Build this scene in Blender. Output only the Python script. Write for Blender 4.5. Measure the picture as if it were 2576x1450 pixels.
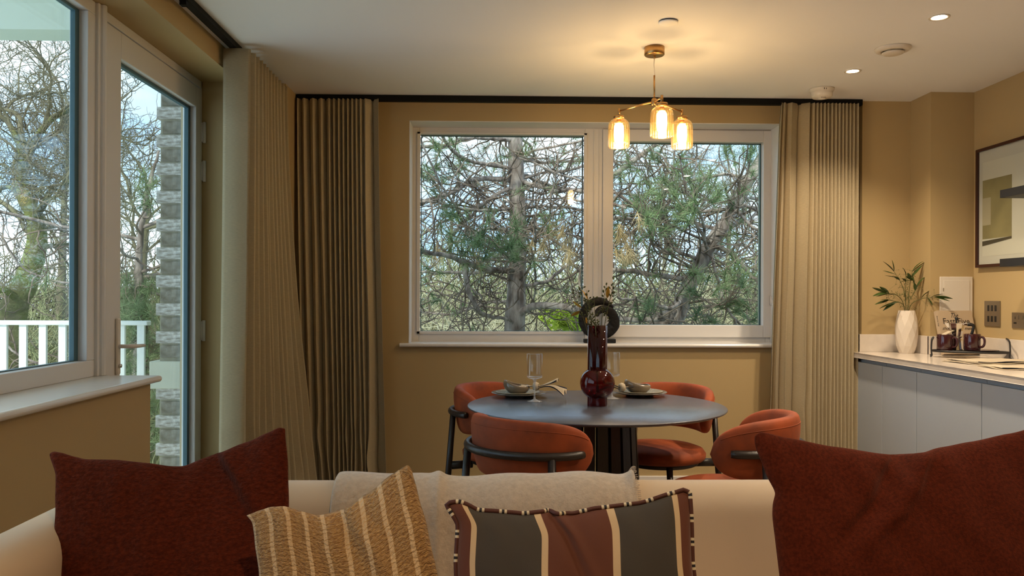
import bpy, math, random
import numpy as np
from mathutils import Vector, Matrix

for o in list(bpy.data.objects): bpy.data.objects.remove(o)
SC = bpy.context.scene
COL = SC.collection
R = math.radians

# ------------------------------------------------------------------ camera
F, YAW, ROLL, CX, HY, EYE = 2050.0, R(1.3), R(0.22), 1288.0, 750.0, 1.25
cam = bpy.data.cameras.new('camera'); cam_o = bpy.data.objects.new('camera', cam); COL.objects.link(cam_o)
cam.sensor_width = 36; cam.lens = F/2576*36; cam.shift_y = 25/2576; cam.clip_start = .05; cam.clip_end = 400
cam_o.matrix_world = Matrix.Translation((0, 0, EYE)) @ Matrix.Rotation(-YAW, 4, 'Z') @ Matrix.Rotation(R(90), 4, 'X') @ Matrix.Rotation(ROLL, 4, 'Z')
SC.camera = cam_o

# ------------------------------------------------------------------ world
W = bpy.data.worlds.new('sky'); SC.world = W; W.use_nodes = True
nt = W.node_tree; nt.nodes.clear()
wo = nt.nodes.new('ShaderNodeOutputWorld'); bg = nt.nodes.new('ShaderNodeBackground')
tc = nt.nodes.new('ShaderNodeTexCoord'); mp = nt.nodes.new('ShaderNodeMapping'); mp.inputs['Scale'].default_value = (1, 1, 3.2)
nz = nt.nodes.new('ShaderNodeTexNoise'); nz.inputs['Scale'].default_value = 2.6; nz.inputs['Detail'].default_value = 6
cr = nt.nodes.new('ShaderNodeValToRGB'); cr.color_ramp.elements[0].position = .40; cr.color_ramp.elements[1].position = .62
cr.color_ramp.elements[0].color = (.42, .61, .90, 1); cr.color_ramp.elements[1].color = (.80, .87, .95, 1)
nt.links.new(tc.outputs['Generated'], mp.inputs['Vector']); nt.links.new(mp.outputs['Vector'], nz.inputs['Vector'])
nt.links.new(nz.outputs['Fac'], cr.inputs['Fac']); nt.links.new(cr.outputs['Color'], bg.inputs['Color'])
bg.inputs['Strength'].default_value = 1.3
nt.links.new(bg.outputs[0], wo.inputs['Surface'])

sun = bpy.data.lights.new('sun', 'SUN'); sun.energy = 3.0; sun.angle = R(12); sun.color = (1, .93, .82)
sun_o = bpy.data.objects.new('sun', sun); COL.objects.link(sun_o)
sun_o.rotation_euler = Vector((.35, .80, -.62)).to_track_quat('-Z', 'Y').to_euler()   # from behind the building, lights the trees only

SC.view_settings.view_transform = 'Standard'; SC.view_settings.look = 'None'
SC.view_settings.gamma = 1; SC.view_settings.use_curve_mapping = False
SC.view_settings.exposure = 0.85

DOWN_W, PEND_W = 44.0, 4.0


# ------------------------------------------------------------------ helpers
def at(x, y, Y):
    """point of the room at depth Y seen along a sight line of the surveyed photograph"""
    u, v = x-CX, HY-y
    c, s = math.cos(ROLL), math.sin(ROLL)
    u, v = (u*c-v*s)/F, (u*s+v*c)/F
    d = (u*math.cos(YAW)+math.sin(YAW), -u*math.sin(YAW)+math.cos(YAW), v)
    t = Y/d[1]
    return Vector((d[0]*t, Y, EYE+d[2]*t))

def tag(o, label=None, cat=None, group=None, kind=None):
    if label: o['label'] = label
    if cat: o['category'] = cat
    if group: o['group'] = group
    if kind: o['kind'] = kind
    return o

def empty(name, loc=(0, 0, 0), rz=0, label=None, cat=None, group=None, kind=None, parent=None):
    o = bpy.data.objects.new(name, None); COL.objects.link(o)
    o.location = loc; o.rotation_euler = (0, 0, rz); o.empty_display_size = .05
    if parent: o.parent = parent
    return tag(o, label, cat, group, kind)

def link(name, me, mat, parent=None, loc=None, rot=None, smooth=True, bevel=0, bseg=2):
    o = bpy.data.objects.new(name, me); COL.objects.link(o)
    if mat:
        for m in (mat if isinstance(mat, (list, tuple)) else [mat]): me.materials.append(m)
    if smooth: me.polygons.foreach_set('use_smooth', [True]*len(me.polygons))
    if parent: o.parent = parent
    if loc: o.location = loc
    if rot: o.rotation_euler = rot
    if bevel:
        b = o.modifiers.new('bevel', 'BEVEL'); b.width = bevel; b.segments = bseg; b.limit_method = 'ANGLE'; b.angle_limit = R(40)
        b.harden_normals = False
    return o

def mesh(verts, faces, uv=None):
    me = bpy.data.meshes.new('m')
    me.from_pydata([tuple(v) for v in verts], [], [tuple(f) for f in faces]); me.update()
    if uv is not None:
        l = me.uv_layers.new(name='UV')
        idx = np.empty(len(me.loops), dtype=np.int32); me.loops.foreach_get('vertex_index', idx)
        l.data.foreach_set('uv', np.asarray(uv, dtype=np.float32)[idx].ravel())
    return me

def npmesh(V, Q):
    """big quad meshes straight from arrays"""
    me = bpy.data.meshes.new('m')
    V = np.asarray(V, dtype=np.float32); Q = np.asarray(Q, dtype=np.int32); k = Q.shape[1]
    me.vertices.add(len(V)); me.vertices.foreach_set('co', V.ravel())
    me.loops.add(Q.size); me.loops.foreach_set('vertex_index', Q.ravel())
    me.polygons.add(len(Q)); me.polygons.foreach_set('loop_start', np.arange(0, Q.size, k, dtype=np.int32))
    me.polygons.foreach_set('loop_total', np.full(len(Q), k, dtype=np.int32))
    me.update(calc_edges=True); me.validate()
    return me

class MB:
    def __init__(s): s.v = []; s.f = []
    def add(s, v, f):
        n = len(s.v); s.v += [tuple(p) for p in v]; s.f += [tuple(i+n for i in q) for q in f]; return s
    def box(s, x0, x1, y0, y1, z0, z1):
        return s.add([(x0,y0,z0),(x1,y0,z0),(x1,y1,z0),(x0,y1,z0),(x0,y0,z1),(x1,y0,z1),(x1,y1,z1),(x0,y1,z1)],
                     [(0,3,2,1),(4,5,6,7),(0,1,5,4),(1,2,6,5),(2,3,7,6),(3,0,4,7)])
    def tube(s, pts, r, n=10, cap=True, squash=None):
        P = [Vector(p) for p in pts]; m = len(P)
        rr = r if isinstance(r, (list, tuple)) else [r]*m
        up = Vector((0, 0, 1)); prev = None; vs = []; fs = []
        for i, p in enumerate(P):
            t = (P[min(i+1, m-1)]-P[max(i-1, 0)]).normalized()
            if prev is None:
                a = t.cross(up)
                if a.length < .05: a = t.cross(Vector((0, 1, 0)))
                a.normalize()
            else:
                a = prev-t*prev.dot(t); a.normalize()
            prev = a; b = t.cross(a)
            sq = squash or 1
            for k in range(n):
                th = 2*math.pi*k/n
                vs.append(p+a*(rr[i]*math.cos(th))+b*(rr[i]*sq*math.sin(th)))
        for i in range(m-1):
            for k in range(n):
                k2 = (k+1) % n
                fs.append((i*n+k, i*n+k2, (i+1)*n+k2, (i+1)*n+k))
        if cap:
            fs.append(tuple(range(n))[::-1]); fs.append(tuple((m-1)*n+k for k in range(n)))
        return s.add(vs, fs)
    def lathe(s, prof, n=40, cx=0, cy=0, fr=None, fz=None, close=False):
        vs = []; fs = []
        for j, (r, z) in enumerate(prof):
            for k in range(n):
                th = 2*math.pi*k/n
                q = r*(fr(th, j) if fr else 1); zz = z+(fz(th, j) if fz else 0)
                vs.append((cx+q*math.cos(th), cy+q*math.sin(th), zz))
        m = len(prof)
        for j in range(m if close else m-1):
            j2 = (j+1) % m
            for k in range(n):
                k2 = (k+1) % n
                fs.append((j*n+k, j*n+k2, j2*n+k2, j2*n+k))
        if not close:
            if prof[0][0] > 1e-6: fs.append(tuple(range(n))[::-1])
            if prof[-1][0] > 1e-6: fs.append(tuple((m-1)*n+k for k in range(n)))
        return s.add(vs, fs)
    def build(s, name, mat, parent=None, **k):
        return link(name, mesh(s.v, s.f), mat, parent, **k)

def boxo(name, mat, x0, x1, y0, y1, z0, z1, parent=None, bevel=0, **k):
    return MB().box(min(x0,x1), max(x0,x1), min(y0,y1), max(y0,y1), min(z0,z1), max(z0,z1)).build(name, mat, parent, smooth=False, bevel=bevel, **k)

def copy_tree(o, parent=None, loc=None, rz=None):
    c = o.copy(); COL.objects.link(c)
    if parent is not None: c.parent = parent
    if loc is not None: c.location = loc
    if rz is not None: c.rotation_euler = (0, 0, rz)
    for ch in list(o.children): copy_tree(ch, c)
    return c

# ------------------------------------------------------------------ materials
def mat(name, col, rough=.6, metal=0, spec=.5, bump=0, bscale=200, var=0, vscale=6, col2=None, sheen=0, coat=0, stretch=None, detail=4, trans=0, transp=0, bump2=0, b2scale=20, sheen_col=None):
    m = bpy.data.materials.new(name); m.use_nodes = True
    n = m.node_tree; P = n.nodes['Principled BSDF']; out = n.nodes['Material Output']
    P.inputs['Base Color'].default_value = (*col, 1); P.inputs['Roughness'].default_value = rough
    P.inputs['Metallic'].default_value = metal; P.inputs['Specular IOR Level'].default_value = spec
    if sheen:
        P.inputs['Sheen Weight'].default_value = sheen; P.inputs['Sheen Roughness'].default_value = .5
        if sheen_col: P.inputs['Sheen Tint'].default_value = (*sheen_col, 1)
    if coat: P.inputs['Coat Weight'].default_value = coat; P.inputs['Coat Roughness'].default_value = .05
    tc = n.nodes.new('ShaderNodeTexCoord'); mp = n.nodes.new('ShaderNodeMapping')
    n.links.new(tc.outputs['Object'], mp.inputs['Vector'])
    if stretch: mp.inputs['Scale'].default_value = stretch
    if var:
        a = n.nodes.new('ShaderNodeTexNoise'); a.inputs['Scale'].default_value = vscale; a.inputs['Detail'].default_value = detail
        n.links.new(mp.outputs[0], a.inputs['Vector'])
        r = n.nodes.new('ShaderNodeValToRGB'); r.color_ramp.elements[0].position = .35; r.color_ramp.elements[1].position = .65
        c2 = col2 or tuple(min(1, c*(1+var)) for c in col); c1 = col if col2 else tuple(c*(1-var) for c in col)
        r.color_ramp.elements[0].color = (*c1, 1); r.color_ramp.elements[1].color = (*c2, 1)
        n.links.new(a.outputs['Fac'], r.inputs['Fac']); n.links.new(r.outputs['Color'], P.inputs['Base Color'])
    last = None
    for st, sc_ in ((bump, bscale), (bump2, b2scale)):
        if st:
            a = n.nodes.new('ShaderNodeTexNoise'); a.inputs['Scale'].default_value = sc_; a.inputs['Detail'].default_value = 3
            n.links.new(mp.outputs[0], a.inputs['Vector'])
            b = n.nodes.new('ShaderNodeBump'); b.inputs['Strength'].default_value = st; b.inputs['Distance'].default_value = .6/sc_
            n.links.new(a.outputs['Fac'], b.inputs['Height'])
            if last: n.links.new(last.outputs[0], b.inputs['Normal'])
            n.links.new(b.outputs[0], P.inputs['Normal']); last = b
    sh = P.outputs[0]
    if trans:
        t = n.nodes.new('ShaderNodeBsdfTranslucent'); t.inputs[0].default_value = (*col, 1)
        if var: n.links.new(r.outputs['Color'], t.inputs[0])
        x = n.nodes.new('ShaderNodeMixShader'); x.inputs[0].default_value = trans
        n.links.new(sh, x.inputs[1]); n.links.new(t.outputs[0], x.inputs[2]); sh = x.outputs[0]
    if transp:
        t = n.nodes.new('ShaderNodeBsdfTransparent'); x = n.nodes.new('ShaderNodeMixShader'); x.inputs[0].default_value = transp
        n.links.new(sh, x.inputs[1]); n.links.new(t.outputs[0], x.inputs[2]); sh = x.outputs[0]
    n.links.new(sh, out.inputs['Surface'])
    return m

def glass(name, tint, ior=1.5, rough=0.0, refl=(1, 1, 1), body=None, bodyfac=0):
    m = bpy.data.materials.new(name); m.use_nodes = True; n = m.node_tree; n.nodes.clear()
    out = n.nodes.new('ShaderNodeOutputMaterial'); t = n.nodes.new('ShaderNodeBsdfTransparent'); t.inputs[0].default_value = (*tint, 1)
    g = n.nodes.new('ShaderNodeBsdfGlossy'); g.inputs['Roughness'].default_value = rough; g.inputs['Color'].default_value = (*refl, 1)
    f = n.nodes.new('ShaderNodeFresnel')
    ge = n.nodes.new('ShaderNodeNewGeometry'); mi = n.nodes.new('ShaderNodeMapRange')      # same reflectance on both faces of the thin pane
    mi.inputs['To Min'].default_value = ior; mi.inputs['To Max'].default_value = 1/ior
    n.links.new(ge.outputs['Backfacing'], mi.inputs['Value']); n.links.new(mi.outputs[0], f.inputs['IOR'])
    x = n.nodes.new('ShaderNodeMixShader'); base = t.outputs[0]
    if body:
        d = n.nodes.new('ShaderNodeBsdfDiffuse'); d.inputs[0].default_value = (*body, 1)
        y = n.nodes.new('ShaderNodeMixShader'); y.inputs[0].default_value = bodyfac
        n.links.new(t.outputs[0], y.inputs[1]); n.links.new(d.outputs[0], y.inputs[2]); base = y.outputs[0]
    n.links.new(f.outputs[0], x.inputs[0]); n.links.new(base, x.inputs[1]); n.links.new(g.outputs[0], x.inputs[2])
    n.links.new(x.outputs[0], out.inputs['Surface'])
    return m

def emit(name, col, s):
    m = bpy.data.materials.new(name); m.use_nodes = True; n = m.node_tree; n.nodes.clear()
    out = n.nodes.new('ShaderNodeOutputMaterial'); e = n.nodes.new('ShaderNodeEmission'); e.inputs[0].default_value = (*col, 1); e.inputs[1].default_value = s
    n.links.new(e.outputs[0], out.inputs['Surface']); return m

M = {}
M['wall'] = mat('ochre_paint', (.47, .345, .165), .75, bump=.08, bscale=350)
M['ceiling'] = mat('ceiling_paint', (.86, .86, .86), .85, bump=.05, bscale=300)
M['floor'] = mat('oak_floor', (.20, .13, .075), .45, var=.3, vscale=5, stretch=(1, 8, 1))
M['white'] = mat('white_frame', (.72, .71, .70), .35)
M['gloss'] = mat('white_gloss', (.76, .74, .71), .22)
M['gasket'] = mat('blue_grey_gasket', (.055, .13, .16), .4)
M['darkgap'] = mat('dark_gap', (.012, .012, .014), .6)
M['winglass'] = glass('window_glass', (.96, .99, .985), 1.30)
M['curtain'] = mat('linen', (.56, .465, .29), .85, var=.10, vscale=60, stretch=(1, 1, 14), bump=.25, bscale=420, trans=.12, transp=.0, sheen=.15, bump2=.2, b2scale=120)
M['curtain_sheer'] = mat('thin_linen', (.60, .50, .32), .85, var=.10, vscale=60, stretch=(1, 1, 14), bump=.25, bscale=420, trans=.40, transp=.10, sheen=.15)
M['track'] = mat('black_track', (.006, .006, .006), .6, spec=.15)
M['velvet'] = mat('rust_velvet', (.27, .045, .005), .75, var=.28, vscale=9, sheen=.10, sheen_col=(1, .4, .2), bump=.1, bscale=600)
M['darkwood'] = mat('dark_stained_wood', (.022, .015, .012), .38, bump=.15, bscale=60, stretch=(1, 1, .15))
M['tabletop'] = mat('slate_laminate', (.075, .075, .09), .27, bump=.02, bscale=500, spec=.9)
M['sofa'] = mat('cream_fabric', (.58, .45, .31), .8, bump=.12, bscale=700, sheen=.25, var=.03, vscale=3)
M['throw'] = mat('oatmeal_throw', (.50, .42, .33), .9, bump=.5, bscale=260, sheen=.4, var=.08, vscale=90, bump2=.3, b2scale=40)
M['fleece'] = mat('rust_boucle', (.070, .011, .0035), .95, var=.30, vscale=120, bump=.9, bscale=230, sheen=.10, sheen_col=(.9, .35, .25), bump2=.6, b2scale=70, stretch=(1, 1, 1.6), spec=.1)
M['fleece2'] = mat('rust_wool', (.080, .0135, .005), .95, var=.28, vscale=190, bump=.7, bscale=420, sheen=.12, sheen_col=(.9, .4, .3), spec=.1)
M['brass'] = mat('brushed_brass', (.50, .29, .11), .32, metal=1, bump=.1, bscale=300, stretch=(1, 1, 10))
M['amber'] = glass('amber_ribbed_glass', (.99, .90, .70), 1.55, .03, body=(1, .75, .4), bodyfac=.015)
M['filament'] = emit('bulb_glow', (1, .82, .58), 16)
_n = M['filament'].node_tree; _t = _n.nodes.new('ShaderNodeBsdfTransparent'); _x = _n.nodes.new('ShaderNodeMixShader'); _x.inputs[0].default_value = .6
_e = [k for k in _n.nodes if k.type == 'EMISSION'][0]; _o = [k for k in _n.nodes if k.type == 'OUTPUT_MATERIAL'][0]
_n.links.new(_e.outputs[0], _x.inputs[1]); _n.links.new(_t.outputs[0], _x.inputs[2]); _n.links.new(_x.outputs[0], _o.inputs['Surface'])      # frosted envelope: glows and lets the filament light out
M['downglow'] = emit('downlight_glow', (1, .80, .56), 40)
M['ceramic'] = mat('beige_glaze', (.21, .165, .115), .18, var=.18, vscale=12, coat=.3)
M['platerim'] = mat('grey_glaze', (.15, .125, .10), .2, var=.3, vscale=25, coat=.4)
M['plate2'] = mat('sage_glaze', (.26, .235, .165), .25, var=.1, vscale=10, coat=.2)
M['crystal'] = glass('clear_glass', (.965, .97, .975), 1.5, .0)
M['crystal_thick'] = glass('solid_glass', (.93, .94, .95), 1.6, .0, body=(.8, .82, .85), bodyfac=.22)
M['redglass'] = glass('burgundy_glass', (.42, .05, .06), 1.45, .01, body=(.06, .003, .005), bodyfac=.30)
M['napkin'] = mat('napkin_linen', (.52, .44, .32), .9, bump=.3, bscale=300)
M['navy'] = mat('navy_edge', (.012, .014, .03), .9)
M['stem'] = mat('dry_stem', (.13, .12, .04), .9)
M['pod'] = mat('dry_pod', (.075, .085, .022), .85, var=.4, vscale=60)
M['yleaf'] = mat('ochre_leaf', (.42, .23, .02), .7, var=.3, vscale=40)
M['blackmetal'] = mat('black_metal', (.013, .012, .012), .45)
M['blackresin'] = mat('black_resin', (.009, .008, .008), .55, spec=.3, bump=.5, bscale=30, stretch=(1, 1, 1))
M['cab'] = mat('blue_grey_lacquer', (.47, .52, .57), .42)
M['counter'] = mat('white_quartz', (.70, .63, .55), .16, var=.04, vscale=14)
M['vasewhite'] = mat('matte_white_ceramic', (.72, .64, .54), .6)
M['leaf'] = mat('eucalyptus_leaf', (.045, .075, .012), .45, var=.35, vscale=30)
M['berry'] = mat('green_seed', (.12, .14, .04), .6)
M['mug'] = mat('oxblood_glaze', (.045, .012, .014), .12, coat=.5)
M['chrome'] = mat('polished_aluminium', (.75, .74, .72), .12, metal=1)
M['steel'] = mat('brushed_nickel', (.34, .29, .22), .38, metal=.9)
M['plastic'] = mat('black_plastic', (.012, .012, .012), .35)
M['whiteplastic'] = mat('white_plastic', (.72, .66, .57), .35)
M['paper'] = mat('cream_paper', (.60, .52, .42), .8)
M['cover'] = mat('cream_cover', (.50, .385, .26), .5)
M['ink'] = mat('black_ink', (.012, .01, .01), .6)
M['frame'] = mat('mahogany_frame', (.045, .012, .009), .35)
M['matboard'] = mat('mount_board', (.66, .60, .53), .7)
M['olivepaper'] = mat('olive_print', (.30, .24, .11), .8, var=.12, vscale=8)
M['darkprint'] = mat('dark_print', (.05, .04, .025), .8)
M['palesq'] = mat('pale_print', (.48, .40, .27), .8)
M['shelf'] = mat('black_shelf', (.013, .015, .018), .5)
M['concrete'] = mat('pale_concrete', (.62, .62, .50), .8, var=.05, vscale=5)
M['render'] = mat('balcony_soffit', (.66, .72, .62), .8)
M['railpaint'] = mat('white_railing', (.80, .83, .80), .4)
M['brick'] = mat('grey_stock_brick', (.26, .23, .19), .9, col2=(.80, .78, .73), var=1, vscale=16, stretch=(1.5, 1, 4), bump=.6, bscale=60, detail=8)
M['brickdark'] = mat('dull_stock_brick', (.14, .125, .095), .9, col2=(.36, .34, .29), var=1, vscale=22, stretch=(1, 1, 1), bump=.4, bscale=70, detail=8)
M['mortar'] = mat('mortar', (.38, .36, .27), .95, bump=.4, bscale=80)
M['grass'] = mat('lawn', (.10, .17, .03), .95, var=.4, vscale=.5)
M['pinebark'] = mat('pine_bark', (.11, .08, .065), .95, col2=(.36, .30, .26), var=1, vscale=16, stretch=(1, 1, .35), bump=1, bscale=30, detail=8)
M['pinetwig'] = mat('pine_twig', (.07, .048, .036), .95, col2=(.25, .19, .145), var=1, vscale=5)
M['moss'] = mat('mossy_bark', (.10, .085, .05), .95, col2=(.15, .17, .035), var=1, vscale=2.5, bump=.8, bscale=30)
M['bare'] = mat('bare_twig', (.12, .10, .065), .95, col2=(.20, .18, .10), var=1, vscale=1.5)
M['straw'] = mat('dry_brush', (.23, .20, .10), .95, col2=(.40, .37, .24), var=1, vscale=.8)
M['brush2'] = mat('olive_brush', (.13, .15, .05), .95, col2=(.27, .27, .14), var=1, vscale=.7)
M['needle'] = mat('pine_needle', (.075, .135, .055), .6, col2=(.25, .33, .15), var=1, vscale=2.2, trans=.25)
M['needledry'] = mat('dry_needle', (.36, .25, .11), .8, col2=(.52, .40, .22), var=1, vscale=4)
M['farhedge'] = mat('evergreen', (.04, .075, .03), .9, col2=(.10, .14, .05), var=1, vscale=1.5)
M['lime'] = mat('lime_leaf', (.30, .38, .03), .8, var=.3, vscale=3)

exec_parts = []
# ------------------------------------------------------------------ room shell
def struct(name, mb, m, bevel=0, parent=None, smooth=False):
    o = mb.build(name, m, parent, smooth=smooth, bevel=bevel)
    if not parent: o['kind'] = 'structure'
    return o
YB, XR, XL, ZC = 5.175, 2.892, -1.35, 2.5
YN = -2.6
struct('floor', MB().box(-1.66, XR+.2, YN-.2, 5.6, -.12, 0), M['floor'])
struct('ceiling', MB().box(-1.66, XR+.2, YN-.2, 5.6, ZC, ZC+.12), M['ceiling'])
# left wall: low wall under the window, lintel over window and door, solid ends
WY = .2
w = MB(); w.box(-1.66, -1.335, WY, 3.205, 0, .915)
w.box(-1.66, XL, WY, 4.36, 2.39, ZC); w.box(-1.66, XL, YN, WY, 0, ZC)
w.box(-1.66, XL, 4.36, 4.80, 0, ZC); w.box(-1.66, -1.222, 4.80, YB, 0, ZC)
struct('wall_left', w, M['wall'])
# back wall with its window opening
ox0, ox1, oz0, oz1 = -.537, 1.835, .935, 2.372
b = MB(); b.box(-1.66, ox0, YB, 5.56, 0, ZC); b.box(ox1, XR+.2, YB, 5.56, 0, ZC)
b.box(ox0, ox1, YB, 5.56, 0, oz0); b.box(ox0, ox1, YB, 5.56, oz1, ZC)
struct('wall_back', b, M['wall'])
struct('wall_pier', MB().box(2.32, XR, 5.085, YB-.0002, 0, ZC), M['wall'])
struct('wall_column', MB().box(2.627, XR, 4.845, 5.0848, 0, ZC), M['wall'])
struct('wall_right', MB().box(XR, XR+.2, YN, YB, 0, ZC), M['wall'])
struct('wall_front', MB().box(-1.66, XR+.2, YN-.2, YN, 0, ZC), M['wall'])
s = MB(); s.box(-1.222, 2.32, YB-.015, YB, 0, .12)
struct('baseboard_back', s, M['gloss'], bevel=.004)
struct('baseboard_left', MB().box(-1.335, -1.32, WY, 3.205, 0, .12), M['gloss'], bevel=.004)

# ------------------------------------------------------------------ back window
w1 = empty('window_1', (0, 0, 0), kind='structure')
yf = 5.36
f = MB(); f.box(-.537, -.49, yf, yf+.07, .955, 2.372); f.box(.60, .715, yf, yf+.07, .955, 2.372); f.box(1.80, 1.835, yf, yf+.07, .955, 2.372)
f.box(-.49, .60, yf, yf+.07, 2.325, 2.372); f.box(-.49, .60, yf, yf+.07, .955, 1.02); f.box(.715, 1.80, yf, yf+.07, 2.345, 2.372); f.box(.715, 1.80, yf, yf+.07, .955, .998)
f.build('window_frame', M['white'], w1, smooth=False, bevel=.003)
f = MB(); x0, x1, z0, z1 = -.503, .612, 1.012, 2.337                 # glazing bead standing proud of the fixed frame
yb = yf-.012
f.box(x0, x0+.021, yb, yf+.001, z0, z1); f.box(x1-.021, x1, yb, yf+.001, z0, z1); f.box(x0, x1, yb, yf+.001, z1-.014, z1); f.box(x0, x1, yb, yf+.001, z0, z0+.018)
f.build('glazing_bead', M['white'], w1, smooth=False, bevel=.002)
f = MB(); f.box(.655, .664, yf-.006, yf, .955, 2.372); f.box(.690, .694, yf-.004, yf, .955, 2.372)
f.build('mullion_cover', M['white'], w1, smooth=False, bevel=.002)
f = MB(); ys = yf-.018
f.box(.715, .785, ys, ys+.07, .995, 2.362); f.box(1.735+.045, 1.845, ys, ys+.07, .995, 2.362)
f.box(.785, 1.78, ys, ys+.07, 2.285, 2.362); f.box(.785, 1.78, ys, ys+.07, .995, 1.075)
f.build('sash', M['white'], w1, smooth=False, bevel=.004)
f = MB(); gx0, gx1, gz0, gz1, gy = -.482, .591, 1.03, 2.323, yf+.034
for (a, b_, c, d) in ((gx0, gx1, gz0, gz1), (.785, 1.78, 1.075, 2.285)):
    g = .005
    f.box(a, a+g, gy, gy+.01, c, d); f.box(b_-g*1.6, b_, gy, gy+.01, c, d); f.box(a, b_, gy, gy+.01, d-g*1.4, d); f.box(a, b_, gy, gy+.01, c, c+.003)
f.build('gasket', M['gasket'], w1, smooth=False)
for (a, b_, c, d) in ((gx0, gx1, gz0, gz1), (.785, 1.78, 1.075, 2.285)):
    MB().box(a, b_, gy+.014, gy+.018, c, d).build('pane', M['winglass'], w1, smooth=False)
    MB().box(a, b_, gy+.034, gy+.038, c, d).build('pane', M['winglass'], w1, smooth=False)
h = MB(); h.box(1.822, 1.842, ys-.02, ys, 1.21, 1.27); h.tube([(1.832, ys-.03, 1.24), (1.832, ys-.045, 1.2), (1.832, ys-.045, 1.12)], .008)
h.build('window_handle', M['gloss'], w1)
# sill board with rounded nosing
def nosing(y0, yback, z0, z1, x0, x1):
    r = (z1-z0)/2; prof = [(yback, z1), (yback, z0)]
    prof += [(y0+r-r*math.sin(t), (z0+z1)/2-r*math.cos(t)) for t in [math.pi*i/8 for i in range(9)]]
    v = [(x0, y, z) for y, z in prof]+[(x1, y, z) for y, z in prof]; n = len(prof)
    return v, [tuple(range(n)), tuple(range(2*n-1, n-1, -1))]+[(i, i+n, (i+1) % n+n, (i+1) % n) for i in range(n)]
v, fc = nosing(5.135, 5.37, .938, .962, -.59, 1.96)
o = link('window_sill', mesh(v, fc), M['gloss'], w1, smooth=False)
lin = MB(); lin.box(ox0, ox0+.005, YB-.001, yf, .962, oz1); lin.box(ox1-.005, ox1, YB-.001, yf, .962, oz1); lin.box(ox0, ox1, YB-.001, yf, oz1-.005, oz1)
lin.build('reveal_lining', M['white'], w1, smooth=False)

# ------------------------------------------------------------------ left window and balcony door
XF = -1.545
w2 = empty('window_2', (0, 0, 0), kind='structure')
f = MB(); f.box(XF-.07, XF, WY, 3.20, .94, 1.004); f.box(XF-.07, XF, WY, 3.20, 2.34, 2.39); f.box(XF-.07, XF, 3.135, 3.20, 1.004, 2.34); f.box(XF-.07, XF, WY, WY+.06, 1.004, 2.34)
f.build('window_frame', M['white'], w2, smooth=False, bevel=.003)
f = MB(); f.box(XF-.052, XF-.034, 3.105, 3.136, 1.004, 2.34); f.box(XF-.052, XF-.034, WY, 3.105, 2.328, 2.34); f.box(XF-.052, XF-.034, WY, 3.105, 1.004, 1.008)
f.build('gasket', M['gasket'], w2, smooth=False)
MB().box(XF-.046, XF-.042, WY, 3.135, 1.004, 2.34).build('pane', M['winglass'], w2, smooth=False)
MB().box(XF-.064, XF-.060, WY, 3.135, 1.004, 2.34).build('pane', M['winglass'], w2, smooth=False)
f = MB(); f.box(XF-.01, XF+.012, 3.192, 3.262, .94, 2.3899); f.tube([(XF+.012, 3.225, .94), (XF+.012, 3.225, 2.389)], .016, 12)
f.build('frame_post', M['white'], w2, smooth=False, bevel=.003)
# sill over the low wall (runs along Y)
v, fc = nosing(0, .25, .915, .94, WY, 3.235)
v = [(-1.302-y if False else -1.302-y, x, z) for x, y, z in v]
link('window_sill', mesh(v, fc), M['gloss'], w2, smooth=False)

d1 = empty('door_1', (0, 0, 0), kind='structure')
f = MB(); f.box(XF-.08, XF-.004, 3.20, 3.262, 0, 2.39); f.box(XF-.08, XF-.004, 4.345, 4.36, 0, 2.39); f.box(XF-.08, XF-.004, 3.2, 4.36, 2.352, 2.39)
f.build('door_frame', M['white'], d1, smooth=False, bevel=.003)
MB().box(XF-.06, XF-.008, 3.262, 3.285, 0, 2.355).build('seal', M['darkgap'], d1, smooth=False)
f = MB(); ly0, ly1 = 3.285, 4.345
f.box(XF-.07, XF, ly0, ly0+.128, .02, 2.345); f.box(XF-.07, XF, 4.262, ly1, .02, 2.345); f.box(XF-.07, XF, ly0+.128, 4.262, 2.236, 2.345); f.box(XF-.07, XF, ly0+.128, 4.262, .02, .16)
f.build('door_leaf', M['white'], d1, smooth=False, bevel=.004)
f = MB(); f.box(XF-.05, XF-.03, 4.232, 4.263, .16, 2.236); f.box(XF-.05, XF-.03, ly0+.12, 4.232, 2.222, 2.236)
f.build('gasket', M['gasket'], d1, smooth=False)
MB().box(XF-.046, XF-.042, ly0+.12, 4.262, .16, 2.236).build('pane', M['winglass'], d1, smooth=False)
MB().box(XF-.064, XF-.060, ly0+.12, 4.262, .16, 2.236).build('pane', M['winglass'], d1, smooth=False)
h = MB(); h.box(XF, XF+.012, ly0+.078, ly0+.108, .93, 1.16)
h.build('handle_plate', M['whiteplastic'], d1, bevel=.005, smooth=False)
h = MB(); h.tube([(XF+.008, ly0+.093, 1.045), (XF+.045, ly0+.095, 1.045), (XF+.058, ly0+.11, 1.045), (XF+.06, ly0+.16, 1.043), (XF+.06, ly0+.215, 1.042)], [.010, .011, .012, .010, .009], 10, squash=.8)
h.build('lever_handle', M['gloss'], d1)
MB().tube([(XF+.012, ly0+.093, .965), (XF+.020, ly0+.093, .965)], .008, 12).build('lock_cylinder', M['chrome'], d1)
for z in (2.12, 1.915, 1.07):
    h = MB(); h.tube([(XF+.011, 4.352, z-.055), (XF+.011, 4.352, z+.055)], .009, 12); h.box(XF-.004, XF+.006, 4.335, 4.356, z-.05, z+.05)
    h.build('hinge', M['gloss'], d1)

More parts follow.
